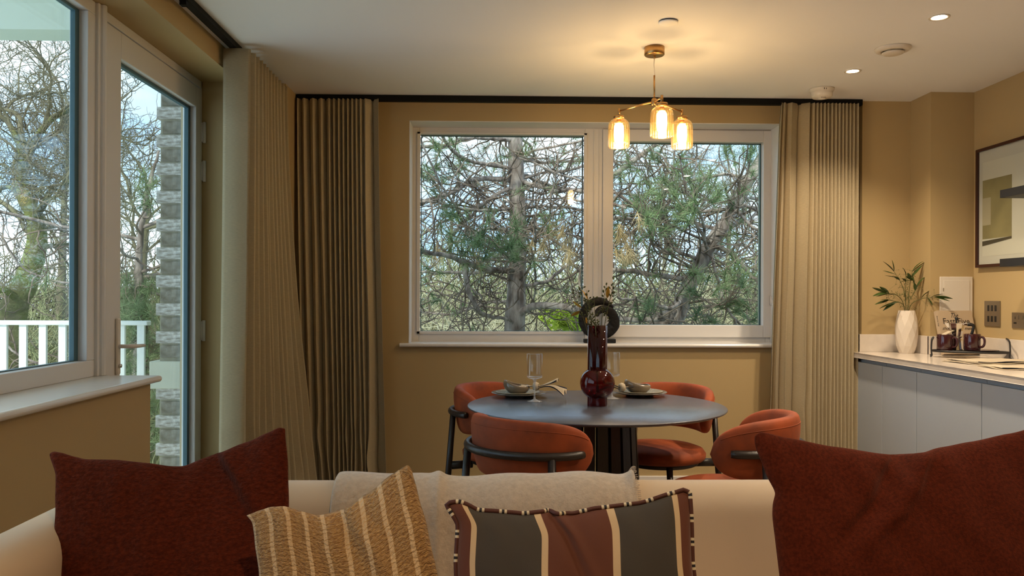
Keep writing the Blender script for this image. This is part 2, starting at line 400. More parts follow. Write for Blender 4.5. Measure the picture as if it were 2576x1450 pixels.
# ------------------------------------------------------------------ outside: balcony, brick pier
ep = empty('wall_outside', (-1.73, 4.5, 0), kind='structure')
MB().box(-1.785+1.73, -1.665+1.73, -.094, 1.06, -3.2, 3.4).build('mortar_core', M['mortar'], ep, smooth=False)
rnd = random.Random(4)
bm_a = [MB().box(0, .14+.004*k, 0, .1, 0, .063) for k in range(3)]
z = .10; k = 0
mesh_cache = {}
while z < 2.95:
    if not (.755 < z+.03 < .905):
        proud = k % 2 == 0
        key = (proud, rnd.randrange(4))
        if key not in mesh_cache:
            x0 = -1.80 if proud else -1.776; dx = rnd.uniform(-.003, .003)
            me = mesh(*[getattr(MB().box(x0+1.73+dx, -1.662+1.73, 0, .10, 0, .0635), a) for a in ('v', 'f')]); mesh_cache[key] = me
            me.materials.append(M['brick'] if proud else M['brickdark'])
        o = link('brick', mesh_cache[key], None, ep, loc=(0, -.102-(.004 if proud else 0)+rnd.uniform(-.003, .003), z), rot=(0, 0, rnd.uniform(-.01, .01)), smooth=False)
    z += .075; k += 1
boxo('stone_band', M['concrete'], -1.832+1.73, -1.665+1.73, -.12, .3, .758, .905, ep, bevel=.006)
struct('wall_facade', MB().box(-1.66, XR+.5, 5.56, 5.62, -3.2, oz0).box(-1.66, ox0, 5.56, 5.62, oz0, 3.4).box(ox1, XR+.5, 5.56, 5.62, oz0, 3.4), M['mortar'])
struct('floor_balcony', MB().box(-3.5, -1.665, -.5, 4.98, -.2, -.06), M['concrete'])
sl = MB().box(-3.6, -1.80, -.5, 4.98, 3.02, 3.2); sl.box(-3.6, -2.0, 4.98, 5.2, 2.86, 3.2)
struct('ceiling_balcony', sl, M['render'])
rl = empty('balcony_railing', (-2.7, 4.91, -.06), label='white metal balcony railing with flat upright bars outside the glass door', cat='railing')
MB().box(-.85, .648, -.03, .03, 1.138, 1.165).build('handrail', M['railpaint'], rl, smooth=False, bevel=.006)
MB().box(-.85, .62, -.02, .02, .10, .125).build('bottom_rail', M['railpaint'], rl, smooth=False)
me = mesh(*[getattr(MB().box(-.021, .021, -.010, .010, .125, 1.138), a) for a in ('v', 'f')]); me.materials.append(M['railpaint'])
for i in range(13):
    link('upright_bar', me, None, rl, loc=(.60-.1155*i, 0, 0), smooth=False)
MB().box(.575, .625, -.015, .015, 0, .125).build('foot_post', M['railpaint'], rl, smooth=False)
MB().box(-.85, -.80, -.015, .015, 0, .125).build('foot_post', M['railpaint'], rl, smooth=False)
struct('ground', MB().box(-90, 90, 6, 130, -3.4, -3.2), M['grass'])

#TREES_BEGIN
# ------------------------------------------------------------------ trees outside
class Tubes:
    def __init__(s): s.V = []; s.Q = []; s.n = 0
    def add(s, P, r, k=5):
        P = np.asarray(P, dtype=float); m = len(P)
        r = np.full(m, r) if np.isscalar(r) else np.asarray(r, dtype=float)
        if len(r) != m: r = np.interp(np.linspace(0, 1, m), np.linspace(0, 1, len(r)), r)
        T = np.gradient(P, axis=0); T /= np.linalg.norm(T, axis=1)[:, None]+1e-9
        ref = np.array([.31, .57, .76]) if abs(T[0] @ np.array([.31, .57, .76])) < .8 else np.array([1., 0, 0])
        A = np.cross(T, ref); A /= np.linalg.norm(A, axis=1)[:, None]+1e-9
        Bv = np.cross(T, A)
        th = np.arange(k)*2*np.pi/k
        s.V.append((P[:, None]+r[:, None, None]*(np.cos(th)[None, :, None]*A[:, None]+np.sin(th)[None, :, None]*Bv[:, None])).reshape(-1, 3))
        i = np.arange(m-1)[:, None]*k; q = np.arange(k)[None, :]; q2 = (q+1) % k
        s.Q.append((np.stack([i+q, i+q2, i+k+q2, i+k+q], -1).reshape(-1, 4))+s.n); s.n += m*k
    def build(s, name, m, parent=None, **k):
        return link(name, npmesh(np.concatenate(s.V), np.concatenate(s.Q)), m, parent, **k)

class Needles:
    def __init__(s): s.T = []
    def tuft(s, p, d, rng, n=40, L=.13, w=.0052, spread=1.0, back=.10):
        d = d/(np.linalg.norm(d)+1e-9)
        base = p-d*rng.uniform(0, back, n)[:, None]
        dirs = d*rng.uniform(.15, .9, n)[:, None]+rng.normal(0, .55*spread, (n, 3)); dirs /= np.linalg.norm(dirs, axis=1)[:, None]
        dirs[:, 2] -= .05
        side = np.cross(dirs, rng.normal(0, 1, (n, 3))); side /= np.linalg.norm(side, axis=1)[:, None]+1e-9
        tip = base+dirs*(L*rng.uniform(.7, 1.1, n))[:, None]
        s.T.append(np.stack([base-side*w/2, base+side*w/2, tip], 1).reshape(-1, 3))
    def build(s, name, m, parent=None):
        V = np.concatenate(s.T); return link(name, npmesh(V, np.arange(len(V)).reshape(-1, 3)), m, parent, smooth=False)

def nrm(v): return v/(np.linalg.norm(v)+1e-9)
def curve(pts, n=14):
    """smooth polyline through control points (Catmull-Rom)"""
    P = np.array([np.array(p, float) for p in pts]); P = np.vstack([2*P[0]-P[1], P, 2*P[-1]-P[-2]]); out = []
    m = len(P)-3
    for t in np.linspace(0, m-1e-6, n):
        i = int(t); u = t-i; a, b, c, d = P[i:i+4]
        out.append(.5*((2*b)+(-a+c)*u+(2*a-5*b+4*c-d)*u*u+(-a+3*b-3*c+d)*u**3))
    return np.array(out)
def wander_line(p, d, L, n, amp, up, rng):
    pts = [p]; d = nrm(d)
    for i in range(n):
        d = nrm(d+rng.normal(0, amp, 3)+np.array([0, 0, up])); p = p+d*L/n; pts.append(p)
    return np.array(pts)
def ok_out(P): return (P[:, 1].min() > 5.9 or P[:, 0].max() < -2.2) and not (P[:, 0].max() > -4.0 and P[:, 0].min() < -1.5 and P[:, 1].min() < 5.6)

def grow(big, small, p, d, L, r, lvl, maxl, rng, kids=(3, 5), amp=.28, up=.03, split=1):
    n = 7
    P = wander_line(p, d, L, n, amp, up, rng)
    if not ok_out(P): return
    (big if lvl < split else small).add(P, [r, r*.8, r*.55], 6 if lvl < split+1 else (4 if r > .006 else 3))
    if lvl >= maxl: return
    for k in range(rng.integers(*kids)+1):
        t = rng.uniform(.25, 1) if k else 1.0
        i = min(n, int(t*n)); dd = nrm(P[i]-P[i-1]); perp = nrm(np.cross(dd, rng.normal(0, 1, 3)))
        ang = rng.uniform(.45, 1.15) if k else .3
        grow(big, small, P[i], nrm(dd*math.cos(ang)+perp*math.sin(ang)), L*rng.uniform(.5, .82), max(r*.55, .0035), lvl+1, maxl, rng, kids, amp, up, split)

A3 = lambda x, y, Y: np.array(at(x, y, Y))

# --- pine in front of the back window
def pine(name, label, trunk, trad, limbs, clusters, dry, seed, rand_limbs, yrange, loc, tangle=0, box=None):
    rng = np.random.default_rng(seed)
    root = empty(name, loc, label=label, cat='tree', group='pines outside the windows')
    inv = -np.array(loc)
    T = Tubes(); tp = curve(trunk, 60); tp[1:-1] += rng.normal(0, .004, (58, 3)); T.add(tp+inv, trad, 14); T.build('trunk', M['pinebark'], root)
    tw = Tubes(); nd = Needles(); nb = 0; dn = Needles()
    def twigs(P, n, L0, r0, tuft_p):
        for k in range(n):
            i = rng.integers(2, len(P)); dd = nrm(P[i]-P[i-1]); perp = nrm(np.cross(dd, rng.normal(0, 1, 3)))
            L = L0*rng.uniform(.5, 1.1); Q = wander_line(P[i], nrm(dd*.5+perp*.9), L, 9, .30, .015, rng)
            if not ok_out(Q): continue
            tw.add(Q+inv, [r0, r0*.7, r0*.45], 4)
            for j in range(rng.integers(1, 4)):
                i2 = rng.integers(2, 9); d2 = nrm(Q[i2]-Q[i2-1]); p2 = nrm(np.cross(d2, rng.normal(0, 1, 3)))
                S = wander_line(Q[i2], nrm(d2*.6+p2*.8), L*rng.uniform(.25, .55), 6, .30, .03, rng)
                if not ok_out(S): continue
                tw.add(S+inv, [r0*.55, r0*.35], 3)
                if rng.random() < tuft_p: nd.tuft(S[-1]+inv, S[-1]-S[-3], rng)
            if rng.random() < tuft_p: nd.tuft(Q[-1]+inv, Q[-1]-Q[-3], rng)
    for pts, r in limbs:
        P = curve(pts, 26); P[2:] += np.cumsum(rng.normal(0, .006, (24, 3)), 0)
        b = Tubes(); b.add(P+inv, [r, r*.85, r*.5], 9); b.build('branch', M['pinebark'], root)
        twigs(P, 12, .8, .0100, .08)
    for i in range(rand_limbs):
        t = rng.uniform(*yrange); base = tp[int(t*59)]; az = rng.uniform(-math.pi, math.pi)
        d = np.array([math.cos(az), math.sin(az), rng.uniform(-.15, .35)])
        L = rng.uniform(1.3, 3.0)*(1 if d[1] > -.3 else .62)
        P = wander_line(base, d, L, 16, .16, rng.uniform(-.05, .04), rng)
        if not ok_out(P): continue
        r = rng.uniform(.011, .022)
        b = Tubes(); b.add(P+inv, [r, r*.8, r*.4], 6); b.build('branch', M['pinebark'], root)
        twigs(P, 11, .75, .0080, .07)
    for (x, y, s_, n, Y) in clusters:
        c = A3(x, y, Y); sg = s_/2050*Y
        base = tp[np.argmin(np.linalg.norm(tp-c-np.array([0, 0, -.25]), axis=1))]
        P = curve([base, (base*.5+c*.5)+rng.normal(0, .12, 3)+np.array([0, 0, -.10]), c], 16)
        tw.add(P+inv, [.014, .009, .006], 5)
        for k in range(max(2, int(n*.74))):
            q = c+rng.normal(0, 1, 3)*np.array([sg, sg*1.1, sg*.75]); i = rng.integers(9, 16)
            S = curve([P[i], (P[i]*.45+q*.55)+rng.normal(0, .04, 3)-np.array([0, 0, .03]), q], 7)
            if not ok_out(S): continue
            tw.add(S+inv, [.0055, .0035], 4)
            nd.tuft(S[-1]+inv, nrm(S[-1]-S[-2])+np.array([0, 0, .35])+rng.normal(0, .2, 3), rng, 46, .155, .0055)
    for (x, y, n, Y) in dry:
        for k in range(n):
            p = A3(x+rng.normal(0, 12), y+rng.normal(0, 12), Y+rng.normal(0, .05)); dn.tuft(p+inv, np.array([rng.normal(0, .3), 0, -1]), rng, 50, .15, .0045, .45)
            tw.add(np.array([p+inv+np.array([.0, 0, .25]), p+inv+np.array([.03, .02, .12]), p+inv]), .004, 4)
    if box:                                   # dense inner tangle of dead curved twigs
        x0, x1, y0, y1, z0, z1 = box
        for k in range(tangle):
            p = np.array([rng.uniform(x0, x1), rng.uniform(y0, y1), z0+(z1-z0)*rng.random()**1.5])
            az = rng.uniform(0, 6.28); d = np.array([math.cos(az), math.sin(az)*.6, rng.normal(0, .5)])
            Q = wander_line(p, d, rng.uniform(.5, 1.3), 10, .22, rng.uniform(-.05, .06), rng)
            if ok_out(Q): tw.add(Q+inv, [.0085*rng.uniform(.5, 1.4), .004], 4)
    o = tw.build('twigs', M['pinetwig'], root); o['kind'] = 'stuff'
    o = nd.build('needles', M['needle'], root); o['kind'] = 'stuff'
    if dn.T: o = dn.build('dry_needles', M['needledry'], root); o['kind'] = 'stuff'
    return root

Yp = 8.6
tr = [(.20, Yp, -3.2), tuple(A3(1296, 860, Yp)), tuple(A3(1300, 700, Yp)), tuple(A3(1302, 560, Yp)), tuple(A3(1298, 430, Yp)), tuple(A3(1296, 340, Yp)), (.24, Yp, 4.5), (.24, Yp, 6.5)]
L_ = lambda *p: [A3(*q) for q in p]
pine('pine_tree', 'upright pine with a straight scaly trunk, left in the back window', tr, [.15, .098, .09, .085, .07, .05],
     [(L_((1298, 455, Yp), (1200, 447, Yp-.2), (1150, 480, Yp-.5), (1040, 520, Yp-.8)), .028),
      (L_((1298, 352, Yp), (1200, 350, Yp-.3), (1120, 375, Yp-.6), (1030, 372, Yp-.9)), .026),
      (L_((1305, 455, Yp), (1390, 478, Yp-.3), (1480, 492, Yp-.6), (1580, 530, Yp-.8)), .026),
      (L_((1295, 470, Yp), (1235, 490, Yp-.1), (1180, 540, Yp-.2), (1130, 590, Yp-.2)), .022),
      (L_((1300, 525, Yp), (1200, 530, Yp-.4), (1080, 515, Yp-.8), (990, 540, Yp-1)), .018),
      (L_((1300, 680, Yp), (1215, 675, Yp-.5), (1130, 640, Yp-.9), (1020, 630, Yp-1.2)), .032),
      (L_((1170, 668, Yp-.6), (1180, 730, Yp-.6), (1215, 790, Yp-.5), (1295, 815, Yp-.1)), .030),
      (L_((1300, 790, Yp), (1360, 775, Yp-.3), (1450, 790, Yp-.5), (1560, 812, Yp-.7), (1680, 818, Yp-.8)), .040),
      (L_((1300, 525, Yp), (1380, 520, Yp+.3), (1470, 530, Yp+.5), (1600, 560, Yp+.6)), .018),
      (L_((1300, 610, Yp), (1350, 570, Yp-.2), (1410, 620, Yp-.5), (1500, 680, Yp-.8)), .022),
      (L_((1300, 720, Yp), (1380, 700, Yp+.2), (1450, 640, Yp+.4), (1530, 600, Yp+.5)), .020),
      (L_((1300, 760, Yp), (1230, 760, Yp+.2), (1130, 790, Yp+.3), (1040, 780, Yp+.3)), .018)],
     [(1105, 375, 46, 20, 7.8), (1090, 455, 42, 14, 8.0), (1150, 415, 35, 7, 8.6), (1225, 590, 46, 26, 7.0), (1160, 560, 40, 9, 7.8), (1095, 600, 35, 9, 8.2), (1370, 540, 24, 6, 7.8),
      (1290, 640, 34, 10, 7.6), (1200, 640, 40, 11, 7.8), (1330, 345, 40, 7, 8.2), (1440, 400, 34, 8, 8.6), (1090, 730, 40, 7, 9.4), (1440, 740, 40, 7, 9.4), (1130, 820, 50, 7, 9.6), (1380, 400, 40, 6, 9.5),
      (1560, 500, 30, 8, 8.6)],
     [(1402, 592, 5, 7.8), (1425, 645, 6, 7.8), (1345, 620, 3, 7.7), (1200, 650, 2, 8), (1095, 635, 2, 8)],
     11, 26, (.28, .80), tuple(tr[0]), tangle=300, box=(-1.7, 2.4, 7.6, 10.2, -.2, 2.7))

Yq = 8.2
tr2 = [A3(1560, 1100, Yq), A3(1640, 900, Yq), A3(1694, 810, Yq), A3(1740, 705, Yq), A3(1790, 610, Yq), A3(1838, 540, Yq), A3(1898, 430, Yq), A3(1975, 320, Yq), A3(2050, 200, Yq)]
tr2[0][2] = -3.2; tr2[0][0] = 1.0
pine('pine_tree', 'leaning pine whose slanted trunk crosses the right-hand pane of the back window', [tuple(p) for p in tr2], [.12, .10, .082, .075, .06, .05, .04],
     [(L_((1480, 470, Yq-.2), (1560, 440, Yq-.2), (1640, 385, Yq-.2), (1730, 330, Yq-.3)), .030),
      (L_((1740, 705, Yq), (1660, 695, Yq-.2), (1560, 686, Yq-.4), (1460, 690, Yq-.5)), .028),
      (L_((1790, 615, Yq), (1850, 645, Yq-.3), (1900, 690, Yq-.5), (1980, 730, Yq-.6)), .024),
      (L_((1770, 660, Yq), (1700, 625, Yq-.1), (1650, 560, Yq-.2), (1560, 545, Yq-.3)), .018),
      (L_((1735, 720, Yq), (1690, 770, Yq-.4), (1620, 760, Yq-.6), (1540, 735, Yq-.8)), .020),
      (L_((1790, 640, Yq), (1810, 740, Yq-.2), (1850, 800, Yq-.3), (1900, 850, Yq-.4)), .016),
      (L_((1810, 585, Yq), (1870, 560, Yq+.3), (1915, 520, Yq+.4), (1990, 500, Yq+.4)), .018),
      (L_((1700, 800, Yq), (1780, 790, Yq+.2), (1850, 850, Yq+.3), (1900, 890, Yq+.3)), .018),
      (L_((1640, 385, Yq-.2), (1690, 440, Yq-.3), (1680, 520, Yq-.3), (1640, 600, Yq-.3)), .014)],
     [(1620, 375, 42, 12, 7.6), (1690, 415, 48, 15, 7.4), (1750, 465, 52, 24, 7.2), (1725, 500, 40, 14, 7.0), (1600, 505, 44, 13, 7.6), (1650, 545, 46, 16, 7.4), (1860, 395, 44, 17, 7.4), (1900, 450, 30, 8, 7.6),
      (1835, 500, 36, 10, 8.2), (1870, 590, 44, 11, 8.0), (1800, 460, 30, 7, 8.4), (1560, 590, 26, 6, 7.8), (1750, 690, 24, 6, 7.2), (1790, 725, 36, 9, 7.4), (1860, 700, 52, 17, 7.4), (1880, 760, 46, 14, 7.6),
      (1630, 775, 22, 4, 7.3), (1600, 750, 18, 3, 7.2), (1780, 790, 30, 6, 7.2), (1570, 640, 30, 5, 8.6), (1890, 810, 40, 9, 8.6), (1690, 600, 40, 6, 9.0), (1810, 620, 40, 8, 8.8)],
     [(1562, 590, 4, 7.4), (1566, 650, 6, 7.4), (1610, 560, 2, 7.4)],
     23, 9, (.40, .9), tuple(tr2[0]), tangle=80, box=(1.0, 3.4, 7.4, 10.5, .6, 2.2))

Yd = 7.4
tr3 = [(-2.55, Yd, -3.2), (-2.62, Yd, -.5), tuple(A3(352, 800, Yd)), tuple(A3(350, 640, Yd)), tuple(A3(372, 480, Yd)), tuple(A3(400, 380, Yd))]
tr3[0] = (tr3[2][0], Yd, -3.2); tr3[1] = (tr3[2][0], Yd, -.5)
pine('pine_tree', 'dark bushy young pine just beyond the balcony railing, seen through the glass door', tr3, [.09, .06, .05, .03, .02, .01], [],
     [(365, 455, 14, 6, 7.0), (385, 500, 10, 3, 7.0), (330, 730, 26, 22, 7.4), (365, 790, 26, 22, 7.2), (345, 850, 26, 18, 7.2), (370, 900, 26, 16, 7.2), (330, 790, 22, 16, 7.3), (380, 720, 18, 10, 7.3), (395, 850, 20, 12, 7.4), (375, 1010, 20, 16, 7.0), (385, 1090, 22, 16, 7.0), (350, 950, 20, 5, 7.2)],
     [], 31, 10, (.3, .8), tr3[0])

# --- bare trees
def bare_tree(label, trunk, trad, loc, seed, L, lv, limbs=(), kids=(2, 4), tmat='moss', amp=.26, dense=14, r_child=.05):
    rng = np.random.default_rng(seed); root = empty('bare_tree', loc, label=label, cat='tree', group='leafless trees outside'); inv = -np.array(loc)
    T = Tubes(); tp = curve(trunk, 40); T.add(tp+inv, trad, 12); T.build('trunk', M[tmat], root)
    big = Tubes(); small = Tubes()
    class Off:
        def __init__(s, t): s.t = t
        def add(s, P, r, k=5): s.t.add(P+inv, r, k)
    B, S = Off(big), Off(small)
    for pts, r in limbs:
        P = curve(pts, 20); b = Tubes(); b.add(P+inv, [r, r*.8, r*.5], 8); b.build('branch', M[tmat], root)
        for k in range(dense//2):
            i = rng.integers(4, 20); dd = nrm(P[i]-P[i-1]); perp = nrm(np.cross(dd, rng.normal(0, 1, 3)))
            grow(B, S, P[i], nrm(dd*.6+perp*.8), L*rng.uniform(.5, .9), r*.42, 1, lv, rng, kids, amp, .03, 1)
        grow(B, S, P[-1], P[-1]-P[-2], L*.7, r*.45, 1, lv, rng, kids, amp, .03, 1)
    for k in range(dense):
        i = rng.integers(16, 40); dd = nrm(tp[i]-tp[i-1]); perp = nrm(np.cross(dd, rng.normal(0, 1, 3)))
        grow(B, S, tp[i], nrm(dd*.6+perp*.8), L*rng.uniform(.6, 1.1), r_child*rng.uniform(.4, .9), 1, lv, rng, kids, amp, .03, 1)
    grow(B, S, tp[-1], tp[-1]-tp[-2], L, r_child*.7, 1, lv, rng, kids, amp, .03, 1)
    o = small.build('twigs', M['bare'], root); o['kind'] = 'stuff'
Yb = 9.6
t4 = [A3(-60, 1200, Yb), A3(25, 850, Yb), A3(62, 720, Yb), A3(92, 620, Yb), A3(86, 545, Yb), A3(58, 490, Yb), A3(56, 420, Yb), A3(62, 385, Yb)]
t4[0][2] = -3.2
bare_tree('large crooked leafless tree with mossy forked trunk beyond the left window', [tuple(p) for p in t4], [.20, .155, .13, .11, .095, .075, .065, .06], tuple(t4[0]), 5, 1.05, 5,
          limbs=[(L_((60, 400, Yb), (40, 345, Yb), (12, 300, Yb+.2), (-30, 290, Yb+.3)), .040), (L_((62, 395, Yb), (90, 350, Yb-.1), (130, 300, Yb-.3), (190, 270, Yb-.5)), .045),
                 (L_((84, 550, Yb), (110, 515, Yb-.2), (130, 480, Yb-.3), (190, 450, Yb-.5)), .045), (L_((90, 640, Yb), (120, 620, Yb+.2), (170, 615, Yb+.4), (240, 590, Yb+.6)), .030),
                 (L_((50, 760, Yb), (10, 730, Yb-.3), (-40, 740, Yb-.5), (-90, 700, Yb-.6)), .045), (L_((60, 500, Yb), (20, 470, Yb+.3), (-30, 480, Yb+.5), (-80, 440, Yb+.7)), .03)], dense=8)
def simple(x, y0, y1, Y, label, seed, L, lv, r=.08, dense=12, kids=(2, 4), tmat='bare', lean=20):
    a = A3(x, 800, Y); pts = [(a[0]-.3, Y, -3.2), tuple(A3(x, y0, Y)), tuple(A3(x+lean*.5, (y0+y1)/2, Y+.3)), tuple(A3(x+lean, y1, Y+.2))]
    bare_tree(label, pts, [r*1.3, r, r*.7, r*.45], pts[0], seed, L, lv, dense=dense, kids=kids, tmat=tmat, r_child=r*.45)
simple(350, 780, 560, 14, 'slim leafless tree with grey-green trunk seen through the balcony door', 7, 1.5, 4, .09, 12)
simple(150, 800, 300, 17, 'leafless tree with fine olive twigs farther off behind the mossy tree', 9, 1.8, 4, .09, 10)
simple(1660, 800, 560, 17, 'pale slender leafless tree low in the right pane, behind the slanted pine trunk', 15, 1.5, 5, .07, 12, tmat='bare')
simple(1820, 800, 520, 22, 'distant leafless tree near the right edge of the back window', 18, 2.0, 5, .09, 12)
simple(1420, 800, 560, 24, 'distant leafless tree behind the pine branches left of the mullion', 19, 2.2, 5, .09, 12)
simple(1120, 800, 520, 24, 'distant leafless tree at the left edge of the back window', 20, 2.2, 5, .09, 12)

# --- thickets and hedge behind
def thicket(label, x0, x1, y0, y1, ztop, n, m_, seed, r=.014, Lr=(1., 2.4), col='thicket'):
    rng = np.random.default_rng(seed); T = Tubes()
    for k in range(n):
        y = rng.uniform(y0, y1); x = rng.uniform(x0, x1)*y; z = -2.6+(ztop+2.6)*rng.random()**.75-.5
        az = rng.uniform(0, 6.28); d = np.array([math.cos(az), math.sin(az), rng.uniform(.1, 1.2)])
        T.add(wander_line(np.array([x, y, z]), d, rng.uniform(*Lr), 8, .30, .0, rng), [r*rng.uniform(.6, 1.6), r*.5], 3)
    o = T.build('thicket', M[m_]); tag(o, label, 'thicket', kind='stuff'); return o
thicket('pale straw-coloured bare undergrowth beyond the pines, filling the bottom of the back window', -.12, .37, 13, 19, 1.05, 6500, 'straw', 1)
thicket('olive-brown tangled undergrowth behind the straw-coloured stems in the back window', -.14, .38, 19, 26, 1.7, 5200, 'brush2', 2, .02, (1.2, 3))
thicket('olive bare undergrowth behind the balcony railing', -.64, -.36, 12, 18, .8, 2600, 'brush2', 3, .013)
thicket('grey-brown twiggy scrub farther off behind the balcony railing', -.66, -.34, 18, 26, 1.6, 2200, 'bare', 4, .018, (1.2, 3))
def hedge(label, x0, x1, Y, h_, m_, seed):
    rng = np.random.default_rng(seed); V = []; nx, nz = 160, 22
    ph = rng.uniform(0, 6, 12)
    for i in range(nx+1):
        x = x0+(x1-x0)*i/nx
        top = h_+.5*math.sin(x*.35+ph[0])+.35*math.sin(x*.9+ph[1])+.2*math.sin(x*2.3+ph[2])
        for j in range(nz+1):
            t_ = j/nz; a = t_*math.pi; V.append((x+rng.normal(0, .12), Y-3.0*math.cos(a)*(.6+.4*math.sin(x*.7+j))+rng.normal(0, .15), -3.3+(top+3.3)*math.sin(a)**.6+rng.normal(0, .12)*(0 < j < nz)))
    Q = [(i*(nz+1)+j, (i+1)*(nz+1)+j, (i+1)*(nz+1)+j+1, i*(nz+1)+j+1) for i in range(nx) for j in range(nz)]
    o = link('hedge', npmesh(np.array(V), np.array(Q)), M[m_], smooth=False); tag(o, label, 'hedge', kind='stuff')
hedge('low distant evergreen hedge line behind the scrub', -40, 34, 44, .9, 'farhedge', 3)
rng = np.random.default_rng(8); nd = Needles()
for k in range(150): nd.tuft(np.array(A3(1430+rng.normal(0, 22), 800+rng.normal(0, 14), 11.5+rng.normal(0, .3))), rng.normal(0, 1, 3), rng, 22, .10, .03, 1.4)
o = nd.build('leafy_shrub', M['lime']); tag(o, 'bright lime-green shrub low behind the pine, beside the window mullion', 'shrub', kind='stuff')
#TREES_END

# ------------------------------------------------------------------ curtains and tracks
t = MB().box(-1.215, 2.30, 5.035, 5.075, 2.462, 2.499)
tag(t.build('curtain_track', M['track'], smooth=False, bevel=.003), 'black ceiling curtain track running above the pine-view window', 'curtain track')
t = MB().box(-1.30, -1.262, 1.0, 4.79, 2.470, 2.499); o = t.build('curtain_track', M['track'], smooth=False, bevel=.003)
tag(o, 'black ceiling curtain track running above the balcony door', 'curtain track')
MB().box(-1.296, -1.268, 3.38, 3.41, 2.452, 2.471).build('end_stop', M['track'], o, smooth=False)

def curtain(name, mats, crest_top, crest_bot, front, back, along, ztop=2.468, zbot=.012, power=1.4, seed=1, lead=None, bfront=0.0, hem=True, parent=None, lead_in=False, vary=.004, soft=False):
    """pleated cloth: crests are positions along the track; between two crests the cloth runs back to the wall"""
    rd = random.Random(seed); n = len(crest_top); K = 14; rows = 46
    kink = [(rd.uniform(.15, .75), rd.uniform(-1, 1)) for _ in range(n)]
    depthv = [rd.uniform(.75, 1.0) for _ in range(n)]; fv = [rd.uniform(-1, 1)*vary for _ in range(n)]
    V = []; S = []
    for j in range(rows+1):
        q = j/rows; z = ztop+(zbot-ztop)*q
        row = []
        if lead_in:
            for k in range(8): row.append((crest_top[0]+(crest_bot[0]-crest_top[0])*q**power-.012*math.sin(math.pi*k/8)+.006*math.sin(q*5), back+(front-back)*k/8))
        for i in range(n-1):
            def cr(m):
                p = crest_top[m]+(crest_bot[m]-crest_top[m])*q**power
                g = (crest_top[min(m+1, n-1)]-crest_top[max(m-1, 0)])/2
                kz, ka = kink[m]
                return p+abs(g)*.16*ka*math.sin(q*9+m)*q+abs(g)*.35*ka*math.exp(-((1-q-kz*.3)/.04)**2)*q
            a0, a1 = cr(i), cr(i+1)
            for k in range(K+(1 if i == n-2 else 0)):
                t_ = k/K
                a = a0+(a1-a0)*(t_+.10*math.sin(4*math.pi*t_)*-1*.8)
                c_ = min(1, 2*min(t_, 1-t_)); wv = .45*(1-math.sqrt(max(0, 1-c_**2)))+.55*(1-math.cos(2*math.pi*t_))/2 if not soft else (1-math.cos(2*math.pi*t_))/2
                b_ = front+(back-front)*wv*depthv[i]*(1 if q > .036 else .80)
                bo = bfront*q**1.6
                b_ += (-bo if back > front else bo)*( (a-crest_top[0])/(crest_top[-1]-crest_top[0]) if bfront else 0)
                b_ += .003*math.sin(q*17+i*2.1)*q+(fv[i]+(fv[i+1]-fv[i])*t_)*(.35+.9*q)
                row.append((a, b_))
        V.append([(p[0], p[1], z) if along == 'X' else (p[1], p[0], z) for p in row])
    nc = len(V[0]); vs = [p for r in V for p in r]
    uv = [(i/(nc-1)*n, j/rows) for j in range(rows+1) for i in range(nc)]
    fs = [(j*nc+i, j*nc+i+1, (j+1)*nc+i+1, (j+1)*nc+i) for j in range(rows) for i in range(nc-1)]
    me = mesh(vs, fs, uv)
    o = link(name, me, mats, parent)
    if len(mats) > 1 and lead:
        for p in me.polygons:
            c = (p.index % (nc-1))
            if c < lead*K: p.material_index = 1
    sd = o.modifiers.new('solid', 'SOLIDIFY'); sd.thickness = .0016
    return o

# back-left curtain (photo pleat columns measured along the track)
ct = [-1.205, -1.165, -1.11, -1.06, -1.012, -.983, -.954, -.926, -.898, -.872, -.846, -.820, -.790, -.708]
cb = [-1.15, -1.10, -1.045, -1.0, -.965, -.935, -.91, -.885, -.862, -.84, -.80, -.775, -.742, -.645]
o = curtain('curtain', [M['curtain']], ct, cb, 5.005, 5.085, 'X', seed=3)
tag(o, 'pleated linen curtain in the left corner of the back wall, beside the pine-view window', 'curtain')
# header band
# back-right curtain: thin leading edge then tight pleats
ct = [1.782, 1.80, 1.845, 1.955, 1.985, 2.008, 2.030, 2.053, 2.076, 2.100, 2.124, 2.146, 2.168, 2.190, 2.213, 2.236, 2.262]
cb = [1.70, 1.735, 1.80, 1.925, 1.965, 1.992, 2.018, 2.043, 2.068, 2.093, 2.115, 2.137, 2.160, 2.183, 2.206, 2.230, 2.262]
o = curtain('curtain', [M['curtain'], M['curtain_sheer']], ct, cb, 5.005, 5.085, 'X', seed=8, lead=3, power=.9)
tag(o, 'pleated linen curtain at the right of the back window, beside the worktop', 'curtain')
# left-wall curtain beside the balcony door
ct = [4.03, 4.10, 4.165, 4.225, 4.285, 4.345, 4.41, 4.475, 4.54, 4.605, 4.67, 4.735]
cb = [3.98, 4.03, 4.11, 4.17, 4.26, 4.31, 4.40, 4.47, 4.53, 4.62, 4.68, 4.765]
o = curtain('curtain', [M['curtain'], M['curtain_sheer']], ct, cb, -1.195, -1.33, 'Y', seed=5, bfront=.19, lead=1, lead_in=True, vary=.010, soft=True)
tag(o, 'pleated linen curtain on the left wall right beside the balcony door', 'curtain')

